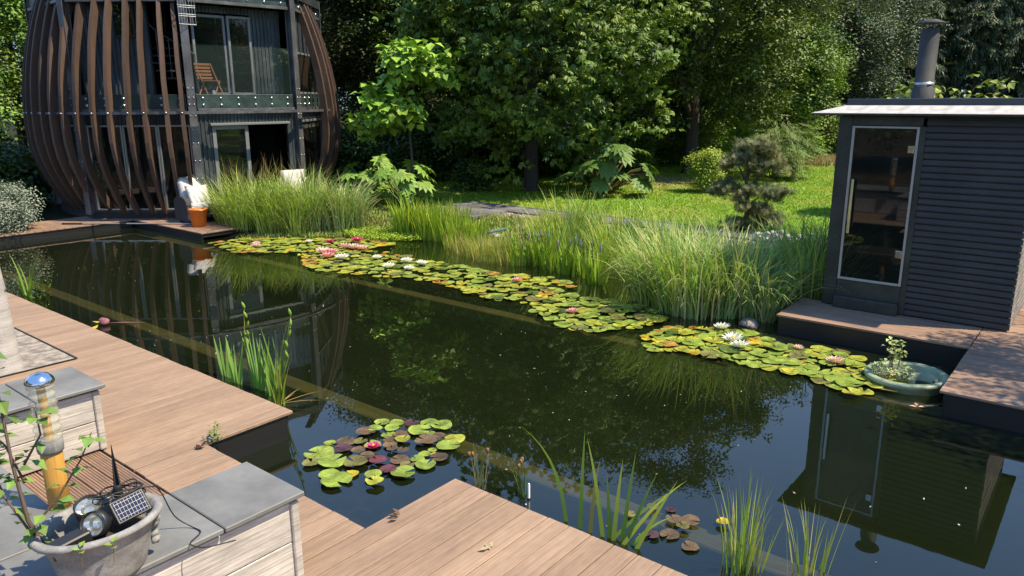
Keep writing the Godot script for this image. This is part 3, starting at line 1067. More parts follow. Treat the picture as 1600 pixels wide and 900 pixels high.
func planter_wall(label: String, x0: float, x1: float, z0: float, z1: float, slabs: Array, front_x: bool) -> void:
	var t := thing("planter_bench", label, "planter", Vector3((x0 + x1) / 2, .25, (z0 + z1) / 2), 0, "whitewashed planter benches")
	var off := -t.position
	var top := .755
	# carcass and planks
	var s := st()
	box(s, Vector3((x0 + x1) / 2, .49, (z0 + z1) / 2) + off, Vector3(x1 - x0 - .12, .47, z1 - z0 - .12))
	part(t, "core", done(s), M.soil)
	var ys := [.262, .495, .735]
	for i in 2:
		var y0: float = ys[i]
		var y1: float = ys[i + 1] - .006
		for f in [[Vector3(x1 - .035, 0, 0), Vector3(.028, 0, z1 - z0 - .03)], [Vector3(x0 + .035, 0, 0), Vector3(.028, 0, z1 - z0 - .03)]]:
			s = st()
			cbox(s, Vector3(f[0].x, (y0 + y1) / 2, (z0 + z1) / 2 + .015) + off, Vector3(.028, y1 - y0, z1 - z0 - .045), .004)
			part(t, "plank", done(s), M["whitewashed_plank_%d" % (rng.randi() % 4)])
		s = st()
		cbox(s, Vector3((x0 + x1) / 2, (y0 + y1) / 2, z0 + .02) + off, Vector3(x1 - x0 - .04, y1 - y0, .028), .004)
		part(t, "end_plank", done(s), M["whitewashed_plank_%d" % (rng.randi() % 4)])
	s = st()
	cbox(s, Vector3(x1 - .02, .495, z0 + .03) + off, Vector3(.032, .475, .05), .006, Basis(Vector3.UP, .03))
	part(t, "corner_post", done(s), M.whitewashed_plank_1)
	for sl in slabs:
		s = st()
		cbox(s, Vector3((sl[0] + sl[1]) / 2, top + .014, (sl[2] + sl[3]) / 2) + off, Vector3(sl[1] - sl[0], .028, sl[3] - sl[2]), .005)
		var o := part(t, "slate_slab", done(s), M["slate_%d" % (rng.randi() % 4)])
		o.rotation.z = rr(-.004, .004)
	for sl in slabs:
		s = st()
		box(s, Vector3((sl[0] + sl[1]) / 2, top - .01, (sl[2] + sl[3]) / 2) + off, Vector3(sl[1] - sl[0] - .08, .014, sl[3] - sl[2] - .02))
		part(t, "mortar", done(s), M.soil)

func make_foreground() -> void:
	planter_wall("whitewashed plank planter bench with slate top at the near deck", -3.76, -3.25, -2.15, .2, [[-3.79, -3.23, -2.17, -1.70], [-3.79, -3.23, -1.692, -1.16], [-3.79, -3.23, -1.152, -.62], [-3.79, -3.23, -.612, .2]], true)
	planter_wall("whitewashed plank planter bench with slate top beside the birch", -6.32, -5.78, -2.18, -1.05, [[-6.36, -5.75, -2.21, -1.74], [-6.36, -5.75, -1.732, -1.2]], true)
	# the bench that runs back between them
	planter_wall("low slate-topped bench behind the yellow lamp post", -5.7, -3.84, -1.2, -.1, [[-4.62, -3.80, -1.24, -.74], [-5.5, -4.63, -1.24, -.74], [-4.62, -3.80, -.73, -.2], [-5.5, -4.63, -.73, -.2]], true)
	var s := st()
	# planting bed with the birch
	var bed := thing("birch_bed", "gravelled planting bed let into the deck round the birch", "flower bed", Vector3(-9.15, .25, -2.4))
	cbox(s, Vector3(-.1, .0, -.0), Vector3(2.1, .02, 1.0), .006)
	part(bed, "bed_surface", done(s), M.bed_gravel)
	s = st()
	box(s, Vector3(-.1, .0, -.51), Vector3(2.12, .03, .012))
	box(s, Vector3(.96, .0, .0), Vector3(.012, .03, 1.0))
	part(bed, "edging", done(s), M.liner)
	# lamp: yellow post with a ribbed glass head
	var l := thing("garden_lamp", "garden lamp with yellow bamboo post and ribbed glass head", "lamp", Vector3(-4.1, .784, -1.27))
	l.scale = Vector3(.72, .95, .72)
	s = st()
	lathe(s, [Vector2(0, 0), Vector2(.072, 0), Vector2(.072, .13), Vector2(.075, .136), Vector2(.075, .144), Vector2(.072, .15), Vector2(.071, .33), Vector2(.066, .335), Vector2(0, .335)], 24)
	part(l, "post", done(s), M.bamboo)
	s = st()
	lathe(s, [Vector2(.0, .335), Vector2(.082, .335), Vector2(.086, .35), Vector2(.086, .40), Vector2(.06, .405), Vector2(0, .405)], 24)
	part(l, "collar", done(s), M.lead_pot)
	s = st()
	var pr := [Vector2(.08, .405)]
	for i in 33:
		pr.append(Vector2(.083 + .008 * sin(i * 1.25), .41 + i * .0095))
	pr.append(Vector2(.076, .725))
	lathe(s, pr, 28)
	part(l, "glass_head", done(s), M.lantern_glass)
	s = st()
	lathe(s, [Vector2(.03, .406), Vector2(.03, .56), Vector2(.022, .58), Vector2(.03, .6), Vector2(.028, .7), Vector2(0, .71)], 14)
	part(l, "inner_tube", done(s), M.bamboo)
	s = st()
	lathe(s, [Vector2(0, .722), Vector2(.092, .722), Vector2(.095, .735), Vector2(.088, .75), Vector2(.06, .772), Vector2(.025, .782), Vector2(0, .784)], 28)
	part(l, "cap", done(s), M.chrome)
	make_pot()

func make_pot() -> void:
	var at := Vector3(-3.33, .784, -1.17)
	var turn := deg_to_rad(86.0)
	var pot := thing("oval_pot", "weathered grey oval pot with moulded rim on the slate bench", "pot", at, turn)
	var s := st()
	var sq := Vector2(1.04, .8)
	pot.scale.y = .82
	# x of the pot runs across the picture
	lathe(s, [Vector2(0, 0), Vector2(.16, 0), Vector2(.17, .02), Vector2(.185, .1), Vector2(.205, .2), Vector2(.222, .27), Vector2(.232, .285), Vector2(.255, .29), Vector2(.262, .305), Vector2(.255, .322), Vector2(.24, .326), Vector2(.222, .318), Vector2(.205, .24), Vector2(.195, .2), Vector2(0, .2)], 40, Vector3.ZERO, Basis(), sq)
	part(pot, "bowl", done(s), M.lead_pot)
	s = st()
	lathe(s, [Vector2(.198, .205), Vector2(.1, .222), Vector2(0, .226)], 24, Vector3.ZERO, Basis(), sq)
	part(pot, "potting_soil", done(s), M.soil)
	# moulded mask ornament on the right end
	s = st()
	for i in 9:
		lump(s, Vector3(.215 + rr(-.01, .012), .1 + i * .018, rr(-.05, .05)), Vector3(.022, .028, .026), 50 + i, .25, 5, 7)
	part(pot, "mask_ornament", done(s), M.lead_pot)
	var B := Basis(Vector3.UP, turn)
	var spot := func(label, p, dir, r):
		var t := thing("garden_spotlight", label, "spotlight", at + B * p)
		var zb := Basis(Quaternion(Vector3.UP, dir))
		var q := st()
		lathe(q, [Vector2(0, -.09), Vector2(r * .5, -.09), Vector2(r * .75, -.05), Vector2(r, -.02), Vector2(r, .03), Vector2(r * .94, .03), Vector2(r * .9, .005), Vector2(0, -.02)], 22, Vector3.ZERO, zb)
		part(t, "housing", done(q), M.black_plastic)
		q = st()
		lathe(q, [Vector2(0, -.015), Vector2(r * .5, -.008), Vector2(r * .88, .012)], 20, Vector3.ZERO, zb)
		part(t, "reflector", done(q), M.reflector)
		q = st()
		lathe(q, [Vector2(r * .9, .014), Vector2(r * .4, .024), Vector2(0, .026)], 20, Vector3.ZERO, zb)
		part(t, "lens", done(q), M.lens_glass)
	spot.call("black round spotlight whose glass faces the camera in the pot", Vector3(-.02, .26, .03), (Vector3(.55, .45, .7)).normalized(), .056)
	spot.call("black round spotlight tilted to the sky behind the other one", Vector3(-.01, .285, -.08), (Vector3(.3, .85, .2)).normalized(), .058)
	# solar panel
	var pn := thing("solar_panel", "small black solar panel with silver grid propped in the pot", "solar panel", at + B * Vector3(.13, .275, .02))
	var pb := B * Basis(Vector3.RIGHT, deg_to_rad(52)) * Basis(Vector3.UP, .12)
	s = st()
	cbox(s, Vector3.ZERO, Vector3(.155, .022, .11), .005, pb)
	part(pn, "casing", done(s), M.black_plastic)
	s = st()
	box(s, pb * Vector3(0, .0118, 0), Vector3(.135, .002, .092), pb)
	part(pn, "cells", done(s), M.solar_cell)
	s = st()
	for i in 9: box(s, pb * Vector3(-.06 + i * .015, .0133, 0), Vector3(.0012, .001, .088), pb)
	for i in 4: box(s, pb * Vector3(0, .0138, -.034 + i * .0226), Vector3(.13, .001, .0016), pb)
	part(pn, "grid_lines", done(s), M.cell_line)
	s = st()
	cbox(s, pb * Vector3(0, -.04, .0), Vector3(.06, .06, .05), .006, pb)
	part(pn, "battery_box", done(s), M.black_plastic)
	# ground spike pointing up
	s = st()
	var b0 := Vector3.ZERO
	for k in 2:
		var w := .016
		var q := Basis(Vector3.UP, k * PI / 2)
		var tip := Vector3(-.03, .2, -.01)
		quad(s, q * Vector3(-w, 0, -.003), q * Vector3(w, 0, -.003), tip + q * Vector3(.001, 0, -.001), tip + q * Vector3(-.001, 0, -.001))
		quad(s, q * Vector3(w, 0, .003), q * Vector3(-w, 0, .003), tip + q * Vector3(-.001, 0, .001), tip + q * Vector3(.001, 0, .001))
	lathe(s, [Vector2(.02, -.12), Vector2(.02, .0), Vector2(.017, .012), Vector2(0, .012)], 10)
	solo("ground_spike", "black plastic ground spike standing up out of the pot", "spike", done(s), M.black_plastic, at + B * Vector3(.12, .34, -.08))
	s = st()
	cbox(s, Vector3.ZERO, Vector3(.16, .06, .08), .006, B * Basis(Vector3.FORWARD, -.15))
	solo("junction_box", "flat black plastic box lying in the oval pot", "box", done(s), M.black_plastic, at + B * Vector3(-.13, .215, .03))
	# tangled cable
	var pts := []
	for i in 90:
		var t := i * .33
		pts.append(Vector3(.11 + .1 * cos(t) + .02 * sin(t * 2.3), .30 + .02 * sin(t * 1.7) + .0004 * i, -.07 + .05 * sin(t) + .02 * cos(t * 1.9)))
	for q in [Vector3(.24, .30, -.06), Vector3(.3, .25, -.08), Vector3(.36, .08, -.1), Vector3(.42, .01, -.06), Vector3(.43, .008, .02), Vector3(.35, .008, .08), Vector3(.38, .008, .16), Vector3(.47, .008, .2), Vector3(.52, .01, .22)]:
		pts.append(q)
	s = st()
	var fine := []
	for i in pts.size() - 1:
		var p0: Vector3 = pts[maxi(i - 1, 0)]
		var p3: Vector3 = pts[mini(i + 2, pts.size() - 1)]
		for k in 4:
			fine.append(B * pts[i].cubic_interpolate(pts[i + 1], p0, p3, k / 4.0))
	tube(s, fine, [.0032], 5)
	solo("power_cable", "thin black cable tangled over the pot and trailing on slate", "cable", done(s), M.cable, at)

# ---------------------------------------------------------------- water lilies
func pad_mesh(sd: int) -> ArrayMesh:
	# a floating leaf: round with a slit, its rim wavering a little
	var g := RandomNumberGenerator.new()
	g.seed = sd
	var s := st()
	s.set_smooth_group(1)
	var n := 18
	var gap := g.randf_range(.12, .3)
	var ph := g.randf_range(0, 6.0)
	var lift := g.randf_range(.0, .11)
	var f := func(k, r):
		var a: float = gap + (TAU - 2 * gap) * k / n
		var q: float = r * (1.0 + .045 * sin(a * 3 + ph) + .02 * sin(a * 7 + ph * 2))
		return Vector3(cos(a) * q, (lift + .045 * sin(a * 2 + ph) + .02 * sin(a * 5 + ph)) * r * r * r, -sin(a) * q)
	var c := Vector3(.06, 0, 0)
	for k in n:
		tri(s, c, f.call(k, .55), f.call(k + 1, .55))
		quad(s, f.call(k, .55), f.call(k, 1.0), f.call(k + 1, 1.0), f.call(k + 1, .55))
	for k in range(0, n + 1, 2):
		var a: Vector3 = f.call(k, .1)
		var b: Vector3 = f.call(k, .9)
		var w := (b - a).cross(Vector3.UP).normalized() * .012
		quad(s, c + Vector3(0, .004, 0), a + w + Vector3(0, .006, 0), b + Vector3(0, .006, 0), a - w + Vector3(0, .006, 0))
	return done(s)

var pad_meshes := []
var pad_mats := {}
var petal_meshes := {}

func pad_material(key: String) -> Material:
	if not pad_mats.has(key):
		var base: Color = {"G": lin(.29, .38, .06), "L": lin(.44, .47, .06), "Y": lin(.60, .46, .04), "O": lin(.21, .20, .06), "B": lin(.17, .115, .06), "P": lin(.10, .05, .055), "R": lin(.17, .055, .06), "D": lin(.10, .16, .03), "N": lin(.45, .24, .05)}[key]
		var out := []
		for k in 3:
			var m := with_tex(mat("pad_%s_%d" % [key, k], vary(base, .14), .42, 0, .35), M.t_blotch, Vector3(2.2, 2.2, 2.2), true)
			out.append(m)
		pad_mats[key] = out
	return pad_mats[key][rng.randi() % 3]

func add_pad(lily: Node3D, x: float, z: float, r: float, key: String, k: int) -> void:
	var o := part(lily, "floating_leaf", pad_meshes[rng.randi() % pad_meshes.size()], pad_material(key), Vector3(x, .006 + .0035 * (k % 9), z))
	var sc := r * rr(.94, 1.06)
	o.basis = Basis(Vector3.UP, rr(0, TAU)) * Basis(Vector3.RIGHT, rr(-.035, .035)) * Basis().scaled(Vector3(sc, sc * rr(.6, 1.6), sc))

func petals(kind: String) -> Array:
	if not petal_meshes.has(kind):
		var rows := []
		for row in [[11, .075, .35, .03], [9, .062, .75, .028], [7, .045, 1.1, .022]]:
			var s := st()
			var c: Color = {"white": lin(.80, .79, .74), "pink": lin(.80, .36, .42), "pale": lin(.80, .55, .52), "magenta": lin(.62, .06, .22), "red": lin(.5, .05, .1)}[kind]
			for k in row[0]:
				var a: float = TAU * (k + .3 * row[2]) / row[0]
				var up: float = row[2]
				var d := Vector3(cos(a) * cos(up), sin(up), sin(a) * cos(up))
				leaf(s, Vector3(cos(a), 0, sin(a)) * .008, d, Vector3.UP if up < .9 else Vector3(cos(a), .2, sin(a)), row[1], row[3], vary(c, .1), .35, -.12)
			rows.append(done(s))
		var h := st()
		h.set_color(lin(.8, .55, .06))
		lump(h, Vector3(0, .018, 0), Vector3(.014, .018, .014), 3, .2, 4, 6)
		rows.append(done(h))
		petal_meshes[kind] = rows
	return petal_meshes[kind]

func add_flower(lily: Node3D, x: float, z: float, kind: String, size := 1.0) -> void:
	var rows := petals(kind)
	var f := part(lily, "flower", rows[0], M.petal, Vector3(x, .03, z))
	f.basis = Basis(Vector3.UP, rr(0, TAU)) * Basis(Vector3.RIGHT, rr(-.15, .15)) * Basis().scaled(Vector3.ONE * size)
	part(f, "petal_ring", rows[1], M.petal)
	part(f, "petal_ring", rows[2], M.petal)
	part(f, "stamens", rows[3], M.petal)

func lily_field(label: String, poly: PackedVector2Array, want: int, r0: float, r1: float, keys: String, flowers: Array, edge_keys := "") -> void:
	var lo := Vector2(1e9, 1e9)
	var hi := -lo
	var mid := Vector2.ZERO
	for p in poly:
		lo = lo.min(p)
		hi = hi.max(p)
		mid += p / poly.size()
	var t := thing("water_lily", label, "water lily", Vector3(mid.x, 0, mid.y), 0, "water lilies on the pond")
	var taken := []
	var tries := 0
	while taken.size() < want and tries < want * 60:
		tries += 1
		var p := Vector2(rr(lo.x, hi.x), rr(lo.y, hi.y))
		if not Geometry2D.is_point_in_polygon(p, poly): continue
		var r := rr(r0 * .72, r1 * 1.08)
		var ok := true
		for q in taken:
			if p.distance_to(Vector2(q.x, q.y)) < (r + q.z) * .64:
				ok = false
				break
		if not ok: continue
		taken.append(Vector3(p.x, p.y, r))
		var key := keys[rng.randi() % keys.length()]
		var near := 9.0
		for i in poly.size():
			near = minf(near, p.distance_to(Geometry2D.get_closest_point_to_segment(p, poly[i], poly[(i + 1) % poly.size()])))
		if edge_keys != "" and near < .25 and rng.randf() < .4: key = edge_keys[rng.randi() % edge_keys.length()]
		add_pad(t, p.x - mid.x, p.y - mid.y, r, key, taken.size())
	for f in flowers:
		add_flower(t, f[0] - mid.x, f[1] - mid.y, f[2], f[3])

func make_lilies() -> void:
	for k in 12: pad_meshes.append(pad_mesh(100 + k))
	var near := thing("water_lily", "near water lily with green and maroon leaves and one magenta flower", "water lily", Vector3(-4.45, 0, -3.8), 0, "water lilies on the pond")
	var rows := "-4.93,-4.18,0.07,G;-4.81,-4.25,0.07,G;-4.70,-4.33,0.07,P;-4.58,-4.43,0.08,G;-4.43,-4.44,0.09,G;-4.52,-4.25,0.10,G;-4.84,-4.02,0.06,G;-4.86,-3.93,0.09,B;-4.73,-4.12,0.07,G;-4.60,-4.10,0.07,B;-4.68,-4.03,0.06,G;-4.86,-3.71,0.08,B;-4.76,-3.79,0.06,O;-4.59,-3.96,0.06,B;-4.50,-4.03,0.07,L;-4.39,-4.26,0.04,G;-4.32,-4.13,0.10,B;-4.29,-4.27,0.05,B;-4.95,-3.61,0.05,G;-4.63,-3.81,0.07,G;-4.51,-3.90,0.06,B;-4.12,-4.20,0.10,G;-4.16,-4.33,0.09,L;-4.76,-3.60,0.08,P;-4.62,-3.65,0.06,B;-4.43,-3.85,0.05,B;-4.33,-3.88,0.05,B;-4.18,-4.07,0.04,G;-4.17,-3.97,0.05,G;-4.10,-4.01,0.03,Y;-4.85,-3.43,0.12,G;-4.76,-3.28,0.07,O;-4.64,-3.40,0.11,G;-4.48,-3.50,0.10,O;-4.49,-3.63,0.06,B;-4.36,-3.63,0.07,R;-4.26,-3.78,0.08,B;-4.14,-3.75,0.06,O;-4.15,-3.87,0.06,G;-4.02,-3.83,0.08,G;-4.02,-3.99,0.07,B;-4.19,-3.59,0.07,R;-4.05,-3.62,0.09,G;-4.21,-3.45,0.07,G;-4.11,-3.38,0.07,L;-4.50,-3.26,0.08,G;-4.37,-3.37,0.06,Y;-4.37,-3.22,0.12,G"
	var k := 0
	for row in rows.split(";"):
		var v := row.split(",")
		add_pad(near, float(v[0]) + 4.45, float(v[1]) + 3.8, float(v[2]), v[3], k)
		k += 1
	add_flower(near, -.10, .05, "magenta", 1.0)
	var V := func(txt: String) -> PackedVector2Array:
		var out := PackedVector2Array()
		for q in txt.split(" "):
			var w := q.split(",")
			out.append(Vector2(float(w[0]), float(w[1])))
		return out
	lily_field("farthest water lily mat below the left bank grass with pale pink flowers", V.call("-14.40,-7.94 -14.23,-8.71 -12.95,-9.6 -11.91,-10.2 -11.17,-10.08 -11.75,-8.75 -12.48,-8.01 -13.02,-7.67"), 150, .085, .13, "GLGLLGLO", [[-13.18, -8.19, "pale", 1.5], [-13.4, -8.35, "pale", 1.3], [-12.41, -9.38, "magenta", 1.5], [-12.07, -9.82, "magenta", 1.9], [-12.74, -9.13, "white", 1.2]], "LYN")
	lily_field("long middle water lily mat with clustered pink and white flowers", V.call("-11.94,-8.35 -11.67,-9.4 -10.22,-9.4 -9.26,-9.46 -7.77,-9.45 -7.16,-9.69 -6.45,-9.51 -6.15,-8.27 -6.98,-7.98 -8.37,-8.34 -9.70,-7.88 -10.57,-7.62"), 285, .075, .125, "GLGLGLLDOG", [[-11.6, -8.62, "pale", 2.3], [-11.45, -8.7, "pink", 2.0], [-11.2, -8.41, "pink", 2.2], [-11.67, -9.19, "pale", 2.2], [-11.5, -9.25, "pale", 2.1], [-11.3, -9.3, "pale", 1.9], [-10.9, -8.5, "white", 2.0], [-10.4, -8.9, "white", 1.5], [-9.76, -9.03, "white", 1.7], [-9.27, -8.63, "white", 1.5], [-9.66, -8.52, "white", 1.8], [-9.4, -9.05, "white", 1.6], [-7.3, -9.1, "pink", 1.3]], "LYNO")
	lily_field("water lily mat in front of the reeds with a single pink flower", V.call("-6.17,-8.00 -6.27,-8.90 -5.52,-9.12 -4.73,-9.00 -4.50,-8.75 -4.52,-8.12 -4.88,-7.63 -5.18,-7.50"), 84, .08, .13, "GDGLGOL", [[-5.57, -8.14, "pink", 1.4]], "GL")
	lily_field("water lily mat with three white flowers and yellowing outer leaves", V.call("-4.32,-7.77 -4.26,-8.46 -3.71,-8.79 -3.08,-8.65 -2.67,-8.56 -2.45,-7.73 -2.85,-7.67 -3.45,-7.68 -3.99,-7.48"), 120, .08, .13, "GGLGDLG", [[-3.69, -8.70, "white", 1.5], [-3.38, -8.32, "white", 1.9], [-3.21, -8.13, "white", 1.8]], "NYLO")
	lily_field("water lily with pink flower and bud beside the round green tub", V.call("-2.77,-8.44 -2.45,-8.79 -2.06,-8.66 -1.94,-8.32 -1.41,-8.07 -1.78,-7.41 -2.10,-7.64 -2.49,-7.73"), 62, .09, .135, "GGLGOL", [[-2.67, -8.5, "pale", .9], [-2.19, -8.27, "pale", 1.5]], "GLO")
	lily_field("sparse brown-leaved water lily at the foot of the near rushes", V.call("-2.52,-4.0 -2.38,-4.37 -2.13,-4.47 -1.85,-4.69 -1.75,-4.45 -1.85,-4.07 -2.0,-3.92 -2.31,-3.85"), 10, .04, .065, "OOBBYP", [])

# ---------------------------------------------------------------- grasses and waterside plants
func clump_mesh(n: int, r: float, h0: float, h1: float, w: float, lean: float, droop: float, cols: Array, segs := 5) -> ArrayMesh:
	var s := st()
	for k in n:
		var a := rr(0, TAU)
		var q := sqrt(rng.randf()) * r
		var az := a + rr(-.7, .7)
		var c: Color = cols[rng.randi() % cols.size()]
		blade(s, Vector3(sin(a) * q, -.02, cos(a) * q), az, rr(.02, lean), rr(h0, h1), w * rr(.6, 1.2), rr(.15, 1.0) * droop, vary(c, .18), segs, rr(-.8, .8))
	return done(s)

func clumps(called: String, label: String, category: String, group: String, meshes: Array, m: Material, spots: Array, s0 := .85, s1 := 1.15, piece := "blades") -> void:
	for p in spots:
		var y := maxf(ground_y(p[0], p[1]), -.1)
		var t := thing(called, label, category, Vector3(p[0], y, p[1]), rr(0, TAU), group)
		t.scale = Vector3.ONE * rr(s0, s1) * (p[2] if p.size() > 2 else 1.0)
		var b := part(t, piece, meshes[rng.randi() % meshes.size()], m)
		b.set_meta("kind", "stuff")

func make_waterside() -> void:
	var green := [lin(.28, .42, .07), lin(.35, .48, .08), lin(.23, .37, .07), lin(.40, .48, .14)]
	var blue := [lin(.27, .41, .11), lin(.34, .46, .14), lin(.23, .37, .10), lin(.42, .50, .22), lin(.52, .52, .25)]
	var lime := [lin(.34, .46, .04), lin(.42, .50, .05), lin(.28, .40, .04)]
	var straw := [lin(.42, .38, .11), lin(.48, .40, .14), lin(.30, .36, .08)]
	var arching := []
	for k in 4: arching.append(clump_mesh(150, .3, .6, 1.45, .024, .32, 1.7, green + [lin(.34, .36, .12)], 6))
	var silver := []
	for k in 4: silver.append(clump_mesh(140, .3, .6, 1.55, .025, .32, 1.8, blue + [lin(.46, .42, .2)], 6))
	var spots := []
	for k in 26:
		var t := k / 25.0
		var a := Vector2(-14.75, -8.5).lerp(Vector2(-13.0, -10.7), t)
		var back := rr(0, 1.0) * (1.15 if t < .6 else .6)
		spots.append([a.x - back * .9 + rr(-.12, .12), a.y - back * .55 + rr(-.12, .12), .92 if t < .75 else .8])
	clumps("bank_grass", "tall arching green grass clump on the bank below the round house", "grass", "arching grass on the left bank", arching, M.blade, spots.slice(0, 17))
	clumps("silver_grass", "fine bluish arching grass clump at the right end of the left bank", "grass", "bluish grass on the left bank", silver, M.blade, spots.slice(17))
	var seed_h := []
	for k in 2:
		var s := st()
		for i in 24:
			var a := rr(0, TAU)
			blade(s, Vector3(sin(a) * .15, 0, cos(a) * .15), a, rr(.02, .25), rr(1.1, 1.5), .012, rr(.1, .5), vary(lin(.28, .22, .08), .2), 5, rr(-1, 1))
		seed_h.append(done(s))
	clumps("flowering_grass", "grass stalks with brownish seed heads above the left bank", "grass", "seeding grass behind the left bank", seed_h, M.blade, [[-15.6, -9.2], [-15.3, -9.7], [-15.0, -10.1], [-15.9, -9.6], [-14.5, -10.6], [-15.4, -10.4]], .9, 1.15)
	# big grasses on the right bank
	spots = []
	for k in 15:
		var t := k / 14.0
		var a := Vector2(-5.15, -9.35).lerp(Vector2(-3.55, -9.5), t)
		spots.append([a.x + rr(-.1, .1), a.y - rr(0, .35) + (.25 if t > .3 and t < .75 else 0.0), .95])
	for k in 11:
		spots.append([rr(-5.6, -3.7), rr(-10.6, -9.8), rr(.75, 1.0)])
	clumps("reed_grass", "tall bluish reed grass clump standing in water at the right bank", "grass", "reed grass on the right bank", silver + arching.slice(0, 1), M.blade, spots)
	spots = []
	for k in 14: spots.append([rr(-3.75, -3.05), rr(-11.6, -10.0), .85])
	clumps("shaded_grass", "dark grass clump in the shade along the sauna cabin", "grass", "grass beside the sauna", arching, M.blade, spots)
	# lighter reeds in the middle
	var reeds := []
	for k in 3: reeds.append(clump_mesh(95, .3, .45, 1.1, .018, .24, .9, green + lime.slice(0, 1) + straw.slice(0, 1)))
	spots = []
	for k in 22: spots.append([rr(-8.3, -5.4), rr(-12.3, -10.5), rr(.85, 1.25)])
	clumps("pond_reed", "upright yellow-green reed clump in the middle of the planted bank", "reeds", "reeds in the middle of the bank", reeds, M.blade, spots)
	var iris := []
	for k in 3: iris.append(clump_mesh(100, .26, .55, 1.0, .032, .16, .5, lime + [lin(.2, .3, .04)]))
	spots = []
	for k in 13: spots.append([-11.9 + k * .16 + rr(-.1, .1), -10.9 - rr(0, .6), 1.0 if k < 8 else .72])
	clumps("yellow_iris", "lime green iris clump standing upright at the water edge", "iris", "lime green irises", iris, M.blade, spots)
	var low := []
	for k in 3: low.append(clump_mesh(150, .3, .25, .55, .011, .2, .5, straw + lime.slice(0, 1)))
	spots = []
	for k in 15: spots.append([rr(-10.0, -8.2), rr(-10.9, -10.1), 1.0])
	clumps("straw_rush", "short straw-coloured rush clump in shallow water", "rushes", "straw rushes in the shallows", low, M.blade, spots)
	spots = []
	for k in 7: spots.append([rr(-9.2, -8.5), rr(-12.4, -11.8), rr(.8, 1.1)])
	clumps("thin_rush", "thin upright rush in front of the paved path", "rushes", "rushes before the path", low, M.blade, spots)
	# pickerel weed: broad leaves and blue flower spikes
	for k in 7:
		var p := Vector3(-8.05 + k * .28 + rr(-.08, .08), -.06, -10.15 - rr(0, .3) + k * .05)
		var t := thing("pickerel_weed", "pickerel weed with upright leaves and blue flower spikes", "water plant", p, rr(0, TAU), "blue flowering pickerel weed")
		var s := st()
		for i in 26:
			var a := rr(0, TAU)
			blade(s, Vector3(sin(a), 0, cos(a)) * rr(0, .16), a, rr(.02, .25), rr(.4, .65), .05, rr(.1, .5), vary(lin(.24, .36, .03), .15), 4, rr(-.8, .8))
		part(t, "leaves", done(s), M.blade).set_meta("kind", "stuff")
		for i in 2:
			s = st()
			var a := rr(0, TAU)
			var q := Vector3(sin(a) * .14, rr(.55, .7), cos(a) * .14)
			s.set_color(lin(.25, .25, .38))
			lump(s, q, Vector3(.014, .06, .014), 20 + i, .3, 6, 6)
			s.set_color(lin(.15, .25, .04))
			tube(s, [Vector3(q.x * .5, 0, q.z * .5), q], [.006], 4)
			part(t, "flower_spike", done(s), M.blade)
	# creeping carpet
	var s := st()
	for k in 5200:
		var x := rr(-13.3, -11.0)
		var z := rr(-11.6, -10.0)
		if Vector2((x + 12.2) / 1.1, (z + 10.75) / .75).length() > 1.0: continue
		leaf(s, Vector3(x, .03 + rr(0, .07), z), Vector3(rr(-1, 1), rr(.1, .6), rr(-1, 1)), Vector3.UP, rr(.03, .06), rr(.02, .04), vary(lin(.26, .38, .03), .2))
	var cp := part(self, "creeping_plant", done(s), M.leaf)
	tag(cp, "lime green creeping plant spreading over the water below the iris", "ground cover")
	cp.set_meta("kind", "stuff")
	make_near_plants()

